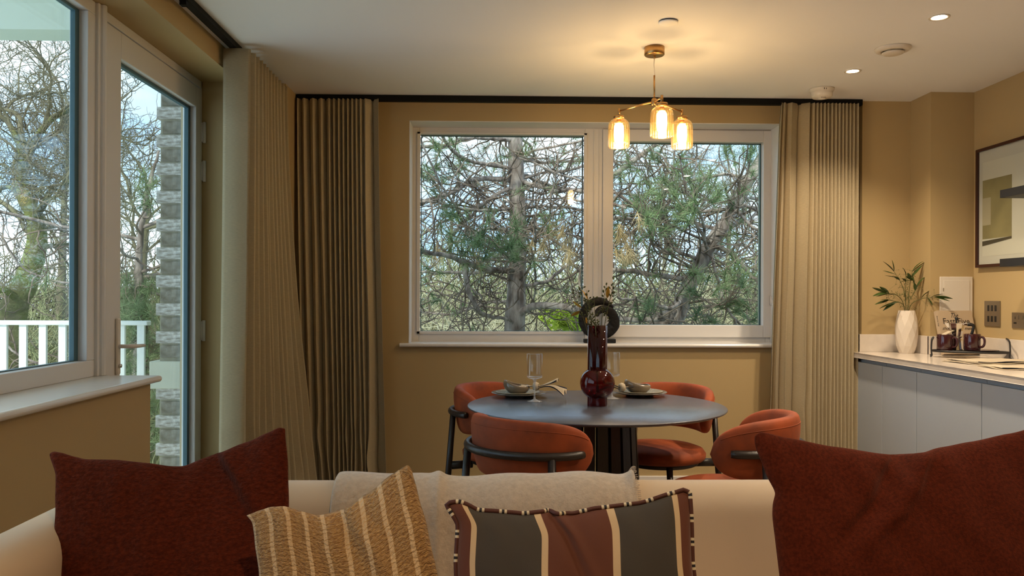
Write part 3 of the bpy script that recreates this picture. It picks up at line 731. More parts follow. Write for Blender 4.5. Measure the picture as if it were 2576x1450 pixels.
# ------------------------------------------------------------------ ceiling fittings
def downlight(x, y, label, k=1.0, col=(1, .80, .57)):
    o = empty('downlight', (x, y, ZC), label=label, cat='downlight', group='recessed ceiling downlights')
    MB().lathe([(.030, -.001), (.044, -.001), (.045, -.003), (.043, -.006), (.034, -.005), (.030, -.003)], 32, close=True).build('bezel', M['whiteplastic'], o)
    MB().lathe([(0, -.0025), (.031, -.0025), (.031, -.0005), (0, -.0005)], 24).build('lens', M['downglow'], o)
    l = bpy.data.lights.new('downlight_beam', 'SPOT'); l.energy = DOWN_W*k; l.color = col; l.spot_size = R(125); l.spot_blend = .8; l.shadow_soft_size = .03
    lo = bpy.data.objects.new('downlight_beam', l); COL.objects.link(lo); lo.parent = o; lo.location = (0, 0, -.02)
downlight(1.963, 3.555, 'lit recessed downlight nearest the camera above the worktop')
downlight(1.958, 4.411, 'lit recessed downlight nearest the back wall, beside the smoke alarm')
for y, lb in ((2.6, 'third from the back wall, just out of frame'), (1.6, 'fourth from the back wall, overhead')):
    downlight(1.96, y, 'lit recessed downlight '+lb)
for y, lb in ((.5, 'added out of view above the sofa seat'), (-.9, 'added out of view behind the camera over the living area')):
    downlight(.15, y, 'lit recessed downlight '+lb, .8, (1, .66, .36))  # unseen lamps added to throw warm light on the sofa and cushions
v = empty('air_vent', (1.983, 4.013, ZC), label='round cream ceiling air vent between the two downlights', cat='vent')
MB().lathe([(.050, -.006), (.058, -.018), (.075, -.014), (.086, -.004), (.086, -.0005), (.050, -.0005)], 40, close=True).build('vent_ring', M['whiteplastic'], v)
MB().lathe([(0, -.030), (.040, -.030), (.050, -.026), (.052, -.022), (.03, -.012), (0, -.0005)], 36).build('vent_disc', M['whiteplastic'], v)
v = empty('smoke_alarm', (1.945, 4.80, ZC), label='white round smoke alarm on the ceiling above the right curtain', cat='smoke alarm')
MB().lathe([(0, -.0005), (.072, -.0005), (.072, -.008), (.064, -.022), (.060, -.024), (.061, -.026), (.060, -.044), (.052, -.054), (.02, -.056), (.018, -.062), (0, -.063)], 40).build('alarm_body', M['whiteplastic'], v)
g = MB()
for a in (-.10, .10): g.box(a*.06-.0012-.006, a*.06+.0012-.006, -.0705, -.066, -.018, -.006)
g.build('alarm_slot', M['ink'], v, smooth=False)
g = MB(); [g.box(-.014+.008*i, -.010+.008*i, -.030, -.026, -.0575, -.055) for i in range(4)]; g.build('alarm_grille', M['ink'], v, smooth=False)
v = empty('ceiling_cover_plate', (.782, 3.655, ZC), label='small flat white round cover plate on the ceiling in front of the pendant', cat='cover plate')
MB().lathe([(0, -.010), (.040, -.010), (.044, -.008), (.044, -.005), (0, -.005)], 36).build('cover_disc', M['ceiling'], v)
MB().lathe([(0, -.005), (.041, -.005), (.041, -.0003), (0, -.0003)], 36).build('cover_gap', M['darkgap'], v)

# ------------------------------------------------------------------ pendant lamp
px, py = .795, 4.035
pn = empty('pendant_lamp', (px, py, ZC), label='three-arm brass pendant lamp with ribbed amber glass shades above the dining table', cat='pendant lamp')
MB().lathe([(0, -.042), (.046, -.042), (.05, -.038), (.05, -.0005), (0, -.0005)], 40).build('ceiling_rose', M['brass'], pn)
MB().tube([(0, 0, -.04), (0, 0, -.055)], .006, 12).build('cord_grip', M['brass'], pn)
MB().tube([(0, 0, -.05), (-.002, 0, -.09), (.003, 0, -.145)], .0022, 8).build('cable', M['whiteplastic'], pn)
MB().tube([(0, 0, -.14), (0, 0, -.262)], .0045, 12).build('stem', M['brass'], pn)
MB().lathe([(0, -.29), (.012, -.29), (.014, -.285), (.014, -.262), (.010, -.255), (0, -.255)], 20).build('hub', M['brass'], pn)
for k in range(3):
    a = R(-90+120*k); dx, dy = math.cos(a), math.sin(a); ra = .186
    arm = MB(); arm.tube([(dx*.01, dy*.01, -.272), (dx*.09, dy*.09, -.282), (dx*ra, dy*ra, -.298)], .0045, 10)
    arm.tube([(dx*ra, dy*ra, -.285), (dx*ra, dy*ra, -.325)], .0065, 12)
    arm.build('arm', M['brass'], pn)
    MB().lathe([(0, -.322), (.026, -.322), (.028, -.326), (.028, -.340), (0, -.340)], 28, dx*ra, dy*ra).build('shade_cap', M['brass'], pn)
    prof = [(.026, -.341), (.036, -.344), (.044, -.352), (.0495, -.364), (.052, -.382), (.0525, -.42), (.0525, -.470), (.0515, -.480), (.048, -.485)]
    N = 96; V = []; Fc = []
    for (r, z) in prof:
        for q in range(N):
            th = 2*math.pi*q/N; rr = r*(1+.05*abs(math.sin(th*12))*(1 if r > .02 else 0)); V.append((dx*ra+rr*math.cos(th), dy*ra+rr*math.sin(th), z))
    for (r, z) in [(p[0]-.0035, p[1]+(.003 if i < 4 else 0)) for i, p in list(enumerate(prof))[::-1]]:
        for q in range(N):
            th = 2*math.pi*q/N; V.append((dx*ra+r*math.cos(th), dy*ra+r*math.sin(th), z))
    m_ = len(prof)*2
    Fc = [(j*N+q, j*N+(q+1) % N, (j+1)*N+(q+1) % N, (j+1)*N+q) for j in range(m_-1) for q in range(N)]
    sh = link('shade', mesh(V, Fc), M['amber'], pn)
    MB().lathe([(0, -.341), (.012, -.341), (.012, -.362), (0, -.362)], 16, dx*ra, dy*ra).build('lamp_holder', M['brass'], pn)
    MB().lathe([(0, -.358), (.014, -.360), (.024, -.374), (.026, -.420), (.022, -.452), (.012, -.463), (0, -.466)], 20, dx*ra, dy*ra).build('bulb', M['filament'], pn)
    l = bpy.data.lights.new('bulb_light', 'POINT'); l.energy = PEND_W; l.color = (1, .76, .53); l.shadow_soft_size = .022
    lo = bpy.data.objects.new('bulb_light', l); COL.objects.link(lo); lo.parent = pn; lo.location = (dx*ra, dy*ra, -.452)

# ------------------------------------------------------------------ dining table
TX, TY = .48, 3.81
tb = empty('dining_table', (TX, TY, 0), label='round slate-grey dining table on a slatted dark pedestal', cat='table')
MB().lathe([(0, .722), (.50, .722), (.575, .734), (.597, .742), (.6, .745), (.6, .7485), (.598, .75), (0, .75)], 96).build('tabletop', [M['tabletop']], tb, bevel=0)
MB().lathe([(0, .70), (.20, .70), (.20, .722), (0, .722)], 40).build('top_plate', M['darkwood'], tb)
sl = MB()
sl.add([(-.026, -.010, 0), (.026, -.010, 0), (.026, .010, 0), (-.026, .010, 0), (-.023, -.010, 1), (.023, -.010, 1), (.023, .010, 1), (-.023, .010, 1)],
       [(0,3,2,1),(4,5,6,7),(0,1,5,4),(1,2,6,5),(2,3,7,6),(3,0,4,7)])
me = mesh(sl.v, sl.f); me.materials.append(M['darkwood'])
NS = 20
for k in range(NS):
    a = 2*math.pi*k/NS+.05
    o = link('slat', me, None, tb, smooth=False)
    c0 = Vector((.212*math.cos(a), .212*math.sin(a), .03)); c1 = Vector((.178*math.cos(a), .178*math.sin(a), .70))
    zax = (c1-c0); L = zax.length; zax.normalize(); xax = Vector((-math.sin(a), math.cos(a), 0)); yax = zax.cross(xax)
    mt = Matrix((xax, yax, zax*L)).transposed().to_4x4(); mt.translation = c0
    o.matrix_local = mt
MB().lathe([(0, 0), (.27, 0), (.275, .006), (.27, .03), (0, .03)], 60).build('base_plate', M['darkwood'], tb)

# ------------------------------------------------------------------ dining chairs
def make_chair():
    c = empty('dining_chair')
    # chair faces +Y, backrest wraps around -Y
    S = 93; NA = 64; NC = 28; V = []
    for i in range(NA+1):
        s_ = -S+2*S*i/NA; e = abs(s_)/S
        k = math.sqrt(max(0, 1-e**5))
        k = max(k, .04)
        th = R(s_)-math.pi/2
        hh = .118*k; tt = .034*(.55+.45*k)
        zc = .674-.022*e*e
        for q in range(NC):
            ph = 2*math.pi*q/NC
            cx_ = math.copysign(abs(math.cos(ph))**.65, math.cos(ph)); sx = math.copysign(abs(math.sin(ph))**.75, math.sin(ph))
            zz = hh*sx; rr = .242+tt*cx_+.12*zz
            V.append((rr*math.cos(th), rr*math.sin(th), zc+zz))
    Fc = [(i*NC+q, i*NC+(q+1) % NC, (i+1)*NC+(q+1) % NC, (i+1)*NC+q) for i in range(NA) for q in range(NC)]
    Fc += [tuple(range(NC))[::-1], tuple(NA*NC+q for q in range(NC))]
    link('backrest', mesh(V, Fc), M['velvet'], c)
    # piping seams
    pts = []
    for s_ in range(-84, 85, 3):
        e = abs(s_)/S; k = math.sqrt(max(0, 1-e**5)); zz = .118*k*.72; rr = .242+.034*(.55+.45*k)*.84+.12*zz; th = R(s_)-math.pi/2
        pts.append((rr*math.cos(th), rr*math.sin(th), .674-.022*e*e+zz))
    MB().tube(pts, .0018, 6).build('seam', M['velvet'], c)
    pts = [((.294-.010*(abs(s_)/80)**6)*math.cos(R(s_)-math.pi/2), (.294-.010*(abs(s_)/80)**6)*math.sin(R(s_)-math.pi/2), .662) for s_ in range(-76, 77, 4)]
    MB().tube(pts, [.014]+[.0165]*(len(pts)-2)+[.014], 12).build('back_rail', M['darkwood'], c)
    V = [(0, .492), (.12, .492), (.19, .488), (.225, .476), (.24, .455), (.238, .435), (.225, .422), (0, .42)]
    MB().lathe([(r, z) for r, z in V[::-1]], 48, fr=lambda th, j: 1+.05*math.cos(2*th)*0+.03*math.sin(th)).build('seat', M['velvet'], c)
    MB().lathe([(0, .395), (.19, .395), (.20, .40), (.20, .421), (0, .421)], 40).build('seat_frame', M['darkwood'], c)
    for sgn in (-1, 1):
        a = R(50*sgn)-math.pi/2; top = Vector((.294*math.cos(a), .294*math.sin(a), .655)); bot = Vector((.345*math.cos(a), .345*math.sin(a), 0))
        mid = top.lerp(bot, .42)
        MB().tube([bot, mid, top], [.011, .0165, .0155], 12).build('leg', M['darkwood'], c)
        fa = R(38*sgn)+math.pi/2; ft = Vector((.20*math.cos(fa), .20*math.sin(fa), .41)); fb = Vector((.275*math.cos(fa), .275*math.sin(fa), 0))
        MB().tube([fb, ft], [.011, .0165], 12).build('leg', M['darkwood'], c)
        p = top.lerp(bot, .40); q_ = Vector((p.x*.62, p.y*.62, p.z))
        MB().tube([p, Vector((.19*math.cos(a), .19*math.sin(a), p.z))], .014, 8, squash=1.5).build('stretcher', M['darkwood'], c)
    return c
chair0 = make_chair()
GR = 'rust velvet chairs around the dining table'
def face(x, y, deg): return (x, y, 0), -R(deg)        # deg clockwise from +Y
chairs = [((.192, 3.295), 45, 'rust velvet dining chair with its back to the sofa, left front of the table'),
          ((.968, 3.335), -62, 'rust velvet dining chair pulled out at the right front of the table, nearest the worktop'),
          ((.075, 4.265), 122, 'rust velvet dining chair behind the table on the left, beside the stacked plates'),
          ((.865, 4.22), -145, 'rust velvet dining chair behind the table on the right, tucked in under it')]
for i, ((x, y), dg, lab) in enumerate(chairs):
    loc, rz = face(x, y, dg)
    c = chair0 if i == 0 else copy_tree(chair0)
    c.location = loc; c.rotation_euler = (0, 0, rz)
    tag(c, lab, 'chair', GR)

# ------------------------------------------------------------------ table setting
def place(x, y, side, rz):
    lab = 'left' if side < 0 else 'right'
    tag(MB().lathe([(0, 0), (.07, 0), (.075, .004), (.135, .018), (.141, .020), (.139, .0225), (.075, .009), (0, .008)], 56, fr=lambda t, j: 1+.008*math.sin(3*t+j)).build('dinner_plate', M['platerim'], loc=(x, y, .7505)),
        'large grey-glazed dinner plate at the %s place setting, bottom of its stack' % lab, 'plate', 'stacked stoneware on the table')
    tag(MB().lathe([(0, 0), (.06, 0), (.065, .003), (.108, .013), (.113, .015), (.110, .018), (.065, .007), (0, .006)], 56, fr=lambda t, j: 1+.012*math.sin(2*t+1)).build('side_plate', M['plate2'], loc=(x-.006*side*-1, y, .7595)),
        'smaller sage side plate under the bowl at the %s place setting' % lab, 'plate', 'stacked stoneware on the table')
    def fz(t, j): return (.018*math.cos(t-R(180 if True else 0))+.006*math.cos(2*t))*(j/11. if j <= 8 else (16-j)/8.)*(1 if j < 16 else 0)
    prof = [(0, 0), (.030, 0), (.040, .004), (.052, .014), (.060, .026), (.063, .036), (.062, .044), (.059, .050), (.0565, .052), (.055, .049), (.056, .040), (.052, .028), (.044, .018), (.032, .011), (.015, .009), (0, .009)]
    o = MB().lathe(prof, 48, fz=fz, fr=lambda t, j: 1.06+.03*math.cos(2*t)).build('bowl', M['ceramic'], loc=(x-.012, y-.005, .7657), rot=(0, 0, rz))
    tag(o, 'beige stoneware bowl with an uneven rim at the %s place setting' % lab, 'bowl', 'stacked stoneware on the table')
place(.131, 4.13, -1, 0); place(.752, 4.17, 1, R(8))

def napkin(x, y, z, rz, label, flip):
    n = empty('napkin', (x, y, z), rz, label=label, cat='napkin', group='knotted napkins on the plates')
    def sheet(pts_c, widths, up, amp, ph, name='cloth_fold'):
        V = []; m_ = 14
        for i, (c, w_) in enumerate(zip(pts_c, widths)):
            for k in range(m_+1):
                t_ = k/m_*2-1
                V.append((c[0], c[1]+w_*t_, c[2]+amp*math.sin(t_*5+ph+i*.25)*w_*6*(.3+i/len(pts_c))))
        Fc = [(i*(m_+1)+k, i*(m_+1)+k+1, (i+1)*(m_+1)+k+1, (i+1)*(m_+1)+k) for i in range(len(pts_c)-1) for k in range(m_)]
        o = link(name, mesh(V, Fc), [M['napkin'], M['navy']], n)
        for p in o.data.polygons:
            i, k = divmod(p.index, m_)
            if k == 0 or k == m_-1 or i == len(pts_c)-2 and False: p.material_index = 1
        s_ = o.modifiers.new('s', 'SOLIDIFY'); s_.thickness = .0022
        return o
    L = [i/11 for i in range(12)]
    sheet([(.012+.112*l, -.012*l, .022+.018*math.sin(l*3)-.014*l) for l in L], [.008+.040*l for l in L], 0, .03, 0)
    sheet([(.010+.075*l, .03*l, .028+.026*l) for l in L], [.006+.026*l for l in L], 0, .03, 2)
    sheet([(-.008-.06*l, 0, .030+.002*math.sin(l*4)) for l in L], [.009+.022*l for l in L], 0, .02, 1)
    MB().lathe([(.009, -.010), (.015, -.011), (.019, 0), (.015, .011), (.009, .010)], 20, close=True).build('napkin_ring', M['napkin'], n, rot=(0, R(90), 0), loc=(0, 0, .030))
    n.scale = (1.22, 1.22, 1.22)
    return n
napkin(.215, 4.10, .768, R(-14), 'cream napkin with navy edging drooping off the left plate stack', 1)
napkin(.652, 4.12, .762, R(195), 'cream napkin with navy edging on the left rim of the right plate stack', -1)

def wine_glass(x, y, label):
    g = empty('wine_glass', (x, y, .7505), label=label, cat='wine glass', group='clear wine glasses on the table')
    MB().lathe([(0, .002), (.02, .001), (.036, 0), (.0365, .0015), (.02, .005), (.006, .012), (.0042, .02), (0, .02)], 40).build('foot', M['crystal_thick'], g)
    MB().lathe([(0, .018), (.0042, .018), (.0036, .05), (.004, .085), (.007, .098), (.010, .107), (0, .107)], 20).build('stem', M['crystal_thick'], g)
    MB().lathe([(0, .107), (.012, .108), (.032, .113), (.038, .120), (.0385, .13), (.0375, .23), (.0368, .2305), (.0362, .229), (.0372, .132), (.036, .124), (.030, .119), (0, .118)], 48).build('glass_bowl', M['crystal'], g)
wine_glass(.200, 3.93, 'clear straight-sided wine glass standing in front of the left plates')
wine_glass(.592, 4.045, 'clear straight-sided wine glass half hidden behind the burgundy vase')

# burgundy vase: cross-shaped neck and foot with a globe between
vz = empty('flower_vase', (TX+.005, 3.785, .7505), R(28), label='burgundy glass vase with a globe belly and square lobed neck on the dining table', cat='vase')
def lobed(z0, z1, s_, name, top=False):
    N = 64; V = []; wall_ = .003
    def rad(th): return s_*(1+.13*abs(math.cos(2*th))**1.2-.10*abs(math.sin(2*th))**6)
    rows = [(z0, 0), (z1, 0), (z1, wall_), (z0+.01, wall_)] if top else [(z0, 0), (z0+.003, -.001), (z1, 0)]
    for z, d_ in rows:
        for q in range(N):
            th = 2*math.pi*q/N; V.append(((rad(th)-d_)*math.cos(th), (rad(th)-d_)*math.sin(th), z))
    Fc = [(j*N+q, j*N+(q+1) % N, (j+1)*N+(q+1) % N, (j+1)*N+q) for j in range(len(rows)-1) for q in range(N)]
    Fc += [tuple(range(N))[::-1]] if not top else []
    return link(name, mesh(V, Fc), M['redglass'], vz)
lobed(0, .048, .0435, 'foot')
pr = [(.030, .040)]+[(.081*math.sin(t_), .104-.077*math.cos(t_)) for t_ in [R(22+ (158-22)*i/22) for i in range(23)]]+[(.030, .182)]
MB().lathe(pr, 56).build('globe', M['redglass'], vz)
lobed(.165, .372, .0435, 'neck', True)

# dried stems
def dried(root, n, seed):
    rd = random.Random(seed)
    for i in range(n):
        a = rd.uniform(0, 6.28); sp = rd.uniform(.03, .115); h_ = rd.uniform(.40, .56)
        if i == 0: a, sp, h_ = R(-10), .075, .57
        if i == 1: a, sp, h_ = R(170), .115, .53
        if i == 2: a, sp, h_ = R(150), .06, .52
        if i == 3: a, sp, h_ = R(10), .04, .55
        pts = [(.008*math.cos(a+2), .008*math.sin(a+2), .06)]+[(sp*(t_**1.8)*math.cos(a), sp*(t_**1.8)*math.sin(a), .06+(h_-.06)*t_) for t_ in (.25, .5, .7, .85, 1)]
        st = MB().tube(pts, [.0016]*4+[.0012, .0008], 6).build('stem', M['stem'], root)
        pm = MB()
        for k in range(rd.randint(9, 15)):
            t_ = rd.uniform(.66, 1.0); b_ = Vector((sp*(t_**1.8)*math.cos(a), sp*(t_**1.8)*math.sin(a), .06+(h_-.06)*t_))
            d_ = Vector((rd.uniform(-1, 1), rd.uniform(-1, 1), rd.uniform(.2, 1.4))).normalized()
            e = b_+d_*rd.uniform(.008, .020); L_ = rd.uniform(.010, .018)
            pm.tube([b_, e], .0008, 4); pm.tube([e, e+d_*L_*.3, e+d_*L_*.7, e+d_*L_], [.001, .0038, .0035, .0005], 6)
        pm.build('seed_pod', M['pod'], root)
ds = empty('dried_stems', (TX+.005, 3.785, .7505), label='dried olive seed stems with ochre leaves standing in the burgundy vase', cat='dried flowers')
dried(ds, 9, 12)
def leafmesh(L_, w_, curl=.3, n=8):
    V = []; 
    for i in range(n+1):
        t_ = i/n; ww = w_*math.sin(math.pi*min(1, t_*.96+.02))**.8*(1-.25*t_)
        z_ = curl*L_*(t_**2)
        V += [(-ww, L_*t_, z_+ww*.35), (0, L_*t_, z_), (ww, L_*t_, z_+ww*.35)]
    Fc = []
    for i in range(n): a = i*3; Fc += [(a, a+1, a+4, a+3), (a+1, a+2, a+5, a+4)]
    return mesh(V, Fc)
for (dx, dz, rx, ry, rz, L_) in ((-.075, .455, 20, 30, 100, .050), (-.045, .49, 100, 10, 250, .055), (-.085, .44, -50, 30, 30, .055), (.042, .50, 60, 0, 200, .052), (-.05, .385, 80, -60, 60, .05)):
    me = leafmesh(L_, .012, .4); link('leaf', me, M['yleaf'], ds, loc=(dx, -.02, dz), rot=(R(rx), R(ry), R(rz)))

# black swirl sculpture on the sill
sc_ = empty('ring_sculpture', at(1507, 862, 5.24).to_tuple(), label='black swirling ring sculpture on a small stand on the back window sill', cat='sculpture')
sc_.location.z = .9625
MB().box(-.10, .105, -.03, .03, 0, .026).build('stand', M['blackresin'], sc_, smooth=False, bevel=.004)
NA = 120; NC = 12; V = []
for i in range(NA+1):
    t_ = i/NA; ang = R(38+ 482*t_)
    rc = .112-.010*min(1, t_/.5) if t_ < .62 else .102-.072*((t_-.62)/.38)**.9
    hw = (.010+.018*min(1, t_/.12))+.010*min(1, max(0, (t_-.25)/.3)) if t_ < .62 else .038-.020*((t_-.62)/.38)
    if t_ > .95: hw *= (1-t_)/.05+.05
    th_ = .013*(1-.25*t_)
    cx_, cz_ = .0+.012*max(0, t_-.55)*2, .158
    yo = -.022*max(0, (t_-.6)/.4)-.005
    for q in range(NC):
        ph = 2*math.pi*q/NC; rr = rc+hw*math.cos(ph)
        V.append((cx_+rr*math.cos(ang), yo+th_*math.sin(ph), cz_+rr*math.sin(ang)))
Fc = [(i*NC+q, i*NC+(q+1) % NC, (i+1)*NC+(q+1) % NC, (i+1)*NC+q) for i in range(NA) for q in range(NC)]
Fc += [tuple(range(NC))[::-1], tuple(NA*NC+q for q in range(NC))]
link('swirl', mesh(V, Fc), M['blackresin'], sc_)
MB().tube([(0, 0, .024), (0, 0, .034)], .008, 10).build('peg', M['blackresin'], sc_)

#KITCHEN_BEGIN
# ------------------------------------------------------------------ kitchen run along the right wall
KX = 2.262; KT = .888
ys_ = [5.172, 4.69, 4.305, 3.725, 3.13, 2.53, 1.93]
labs = ['narrow end base cabinet against the back wall, half behind the curtain', 'narrow pale base cabinet second from the back wall', 'wide pale base cabinet below the coffee tray',
        'wide pale base cabinet third along, cut by the frame edge', 'pale base cabinet nearer the camera beyond the frame', 'pale base cabinet nearest the camera, beyond the frame']
for i in range(6):
    y1, y0 = ys_[i], ys_[i+1]
    if i == 0: lim = (KX+.045, 2.318, y1, y0)
    c = empty('base_cabinet', (KX, (y0+y1)/2, 0), label=labs[i], cat='cabinet', group='blue-grey handleless base cabinets')
    yc = (y0+y1)/2; a, b_ = y0-yc+.0005, y1-yc-.0005
    depth = .61
    if i == 0:
        m_ = MB().box(.035, .055, a, b_, .1, KT-.001); m_.box(.055, .36, a, 5.08-yc, .1, KT-.001)
    elif i == 1:
        m_ = MB().box(.035, .36, a, b_, .1, KT-.001); m_.box(.36, depth, a, 4.84-yc, .1, KT-.001)
    else: m_ = MB().box(.035, depth, a, b_, .1, KT-.001)
    m_.build('carcass', M['cab'], c, smooth=False)
    MB().box(.026, .036, a+.001, b_-.001, .845, KT-.002).build('grip_channel', M['cab'], c, smooth=False)
    boxo('door', M['cab'], 0, .019, a+.002, b_-.002, .105, .862, c, bevel=.0015)
    boxo('plinth', M['cab'], .05, .065, a, b_, 0, .1, c)
w = MB()
v = [(2.24, 1.9), (2.24, 5.172), (2.318, 5.172), (2.318, 5.083), (2.625, 5.083), (2.625, 4.843), (2.890, 4.843), (2.890, 1.9)]
n = len(v)
w.add([(x, y, .889) for x, y in v]+[(x, y, .92) for x, y in v], [tuple(range(n)), tuple(range(2*n-1, n-1, -1))]+[(i, (i+1) % n, (i+1) % n+n, i+n) for i in range(n)])
wt = w.build('worktop', M['counter'], smooth=False, bevel=.002)
tag(wt, 'white stone worktop running along the right wall', 'worktop')
def splash(x0, x1, y0, y1): boxo('upstand', M['counter'], x0, x1, y0, y1, .9202, 1.03, wt, bevel=.0015)
splash(2.300, 2.318, 5.068, 5.172); splash(2.300, 2.612, 5.067, 5.083); splash(2.610, 2.625, 4.829, 5.083); splash(2.610, 2.876, 4.827, 4.843); splash(2.875, 2.890, 1.9, 4.843)

# faceted vase with eucalyptus
fv = empty('vase', (2.535, 4.945, .9202), label='tall white faceted ceramic vase on the worktop corner', cat='vase')
rings = [(.042, 0, 0), (.058, .045, 1), (.0655, .115, 0), (.066, .165, 1), (.058, .215, 0), (.047, .262, 1)]
V = []; Fc = []; N = 10
for (r, z, o_) in rings:
    for q in range(N): th = 2*math.pi*(q+.5*o_)/N; V.append((r*math.cos(th), r*math.sin(th), z))
for j in range(len(rings)-1):
    o_ = rings[j][2]
    for q in range(N):
        q2 = (q+1) % N; a, b_, c_, d_ = j*N+q, j*N+q2, (j+1)*N+q, (j+1)*N+q2
        if o_ == 0: Fc += [(a, b_, c_), (b_, d_, c_)]
        else: Fc += [(a, b_, d_), (a, d_, c_)]
k0 = len(V)
for q in range(N): th = 2*math.pi*(q+.5)/N; V.append((.040*math.cos(th), .040*math.sin(th), .262))
for q in range(N): th = 2*math.pi*(q+.5)/N; V.append((.036*math.cos(th), .036*math.sin(th), .18))
for q in range(N): q2 = (q+1) % N; Fc += [((len(rings)-1)*N+q, (len(rings)-1)*N+q2, k0+q2, k0+q), (k0+q, k0+q2, k0+N+q2, k0+N+q)]
Fc += [tuple(range(N))[::-1], tuple(k0+N+q for q in range(N))]
link('faceted_body', mesh(V, Fc), M['vasewhite'], fv, smooth=False)
eu = empty('eucalyptus_stems', (2.535, 4.945, .9202), label='green eucalyptus sprigs with long leaves and seed clusters in the white faceted vase', cat='greenery')
rd = random.Random(3)
def sprig(ctrl, leaves, seeds, ls=1.0):
    P = curve(ctrl, 14); MB().tube([tuple(p) for p in P], [.0022]*10+[.0016, .0012, .001, .0008], 6).build('stem', M['stem'], eu)
    for (t_, dx, dz, L_) in leaves:
        i = min(13, int(t_*13)); p = Vector(P[i]); d = Vector((dx, rd.uniform(-.45, -.05), dz)).normalized()
        me = leafmesh(L_*1.08, .0125*ls, rd.uniform(-.25, .1)); 
        rot = d.to_track_quat('Y', 'Z').to_euler(); rot.rotate_axis('Y', rd.uniform(-1, 1))
        link('leaf', me, M['leaf'], eu, loc=p, rot=rot)
    if seeds:
        m_ = MB()
        for k in range(seeds):
            i = rd.randint(5, 13); p = Vector(P[i]); e = p+Vector((rd.gauss(0, .022), rd.gauss(0, .02), rd.gauss(.005, .022)))
            m_.tube([p, (p+e)/2+Vector((0, 0, .004)), e], .0006, 3, cap=False); m_.lathe([(0, -.003), (.0028, 0), (0, .003)], 6, 0, 0)
            m_.v[-18:] = [(a+e.x, b_+e.y, c_+e.z) for a, b_, c_ in m_.v[-18:]]
        o = m_.build('seed_cluster', M['berry'], eu); o['kind'] = 'stuff'
sprig([(0, 0, .05), (-.005, 0, .30), (-.03, 0, .42), (-.085, -.01, .50)], [(1, -.9, .75, .10), (1, -.25, 1, .07), (.95, -.95, .15, .11), (.9, -.9, .0, .10), (.8, -.5, .3, .05)], 26)
sprig([(.01, 0, .05), (.01, 0, .30), (.02, .0, .42), (.03, -.01, .50)], [(1, .5, .9, .08), (1, .9, .8, .085), (.95, .1, -1, .09), (.9, .6, .9, .09), (.8, -.4, .6, .06), (.85, .3, -.9, .06)], 40)
sprig([(-.01, 0, .05), (-.015, 0, .28), (-.07, -.02, .355), (-.14, -.03, .37)], [(1, -1, .25, .10), (1, -1, -.15, .095), (.95, -.8, .5, .07), (.85, -1, -.2, .10), (.75, -1, .1, .08)], 26)
sprig([(-.01, 0, .05), (-.012, 0, .27), (-.06, -.03, .31), (-.13, -.04, .325)], [(1, -1, -.1, .10), (1, -1, -.35, .09), (.9, -1, .2, .08), (.8, -1, -.5, .09), (.7, -.9, -.15, .12)], 18)
sprig([(.01, 0, .05), (.015, 0, .27), (.05, -.06, .33), (.10, -.13, .345)], [(1, 1, .0, .09), (1, 1, -.35, .08), (.95, .9, .45, .07), (.85, .3, -.6, .05), (.7, .5, .8, .07)], 24)
sprig([(.0, .01, .05), (.0, .01, .30), (-.01, .0, .40), (-.005, 0, .47)], [(1, -.3, 1, .06), (.9, .6, .2, .05), (.85, -.6, .5, .05), (1, .5, -.3, .05)], 46)
sprig([(.0, -.01, .05), (.0, -.01, .28), (.03, -.02, .36), (.05, -.02, .40)], [(1, .4, 1, .08), (.9, -.2, .9, .05)], 20)

# access panel on the boxed column
ap = empty('access_panel', (2.781, 4.8435, 1.21), label='white plastic access panel on the boxed column above the worktop', cat='access panel')
boxo('panel_frame', M['whiteplastic'], -.1, .1, -.008, 0, -.178, .178, ap, bevel=.003)
boxo('panel_door', M['whiteplastic'], -.078, .080, -.0105, -.0078, -.155, .155, ap, bevel=.001)
for z in (.10, -.04): boxo('panel_hinge', M['steel'], -.0805, -.078, -.0115, -.0078, z-.01, z+.01, ap)

# cookbook leaning against the column
bk = empty('book', (2.762, 4.738, .9290), label='cream hardback cookbook leaning against the wall behind the coffee tray', cat='book')
bk.rotation_euler = (R(-16), 0, R(6))
boxo('pages', M['paper'], -.108, .108, .003, .027, .003, .262, bk)
boxo('front_cover', M['cover'], -.112, .112, 0, .0028, 0, .266, bk, bevel=.001)
boxo('back_cover', M['cover'], -.112, .112, .0272, .030, 0, .266, bk, bevel=.001)
boxo('spine', M['cover'], -.1145, -.112, 0, .030, 0, .266, bk, bevel=.001)
def text(name, s_, size, loc, rot, m_, parent, shear=0, ext=.0002, align='CENTER', xs=1):
    c = bpy.data.curves.new(name, 'FONT'); c.body = s_; c.size = size; c.extrude = ext; c.shear = shear; c.align_x = align; c.resolution_u = 3
    t_o = bpy.data.objects.new('tmp', c); COL.objects.link(t_o); dg = bpy.context.evaluated_depsgraph_get(); dg.update()
    me = bpy.data.meshes.new_from_object(t_o.evaluated_get(dg)); bpy.data.objects.remove(t_o); me.materials.clear(); me.materials.append(m_)
    o = bpy.data.objects.new(name, me); COL.objects.link(o); o.parent = parent; o.location = loc; o.rotation_euler = rot; o.scale = (xs, 1, 1)
    return o
text('title_lettering', 'The', .040, (-.01, -.0006, .222), (R(90), 0, 0), M['ink'], bk, .5, xs=.8)
text('title_lettering', 'Fast Five', .050, (-.0, -.0006, .184), (R(90), 0, 0), M['ink'], bk, 0)
text('title_lettering', 'shortcuts', .026, (-.050, -.0006, .148), (R(90), 0, 0), M['ink'], bk, .5)
text('title_lettering', 'menu', .026, (.072, -.0006, .148), (R(90), 0, 0), M['ink'], bk, .5)
text('spine_lettering', 'donna hay', .016, (-.1149, .009, .235), (R(90), R(90), R(-90)), M['ink'], bk, 0, align='LEFT')
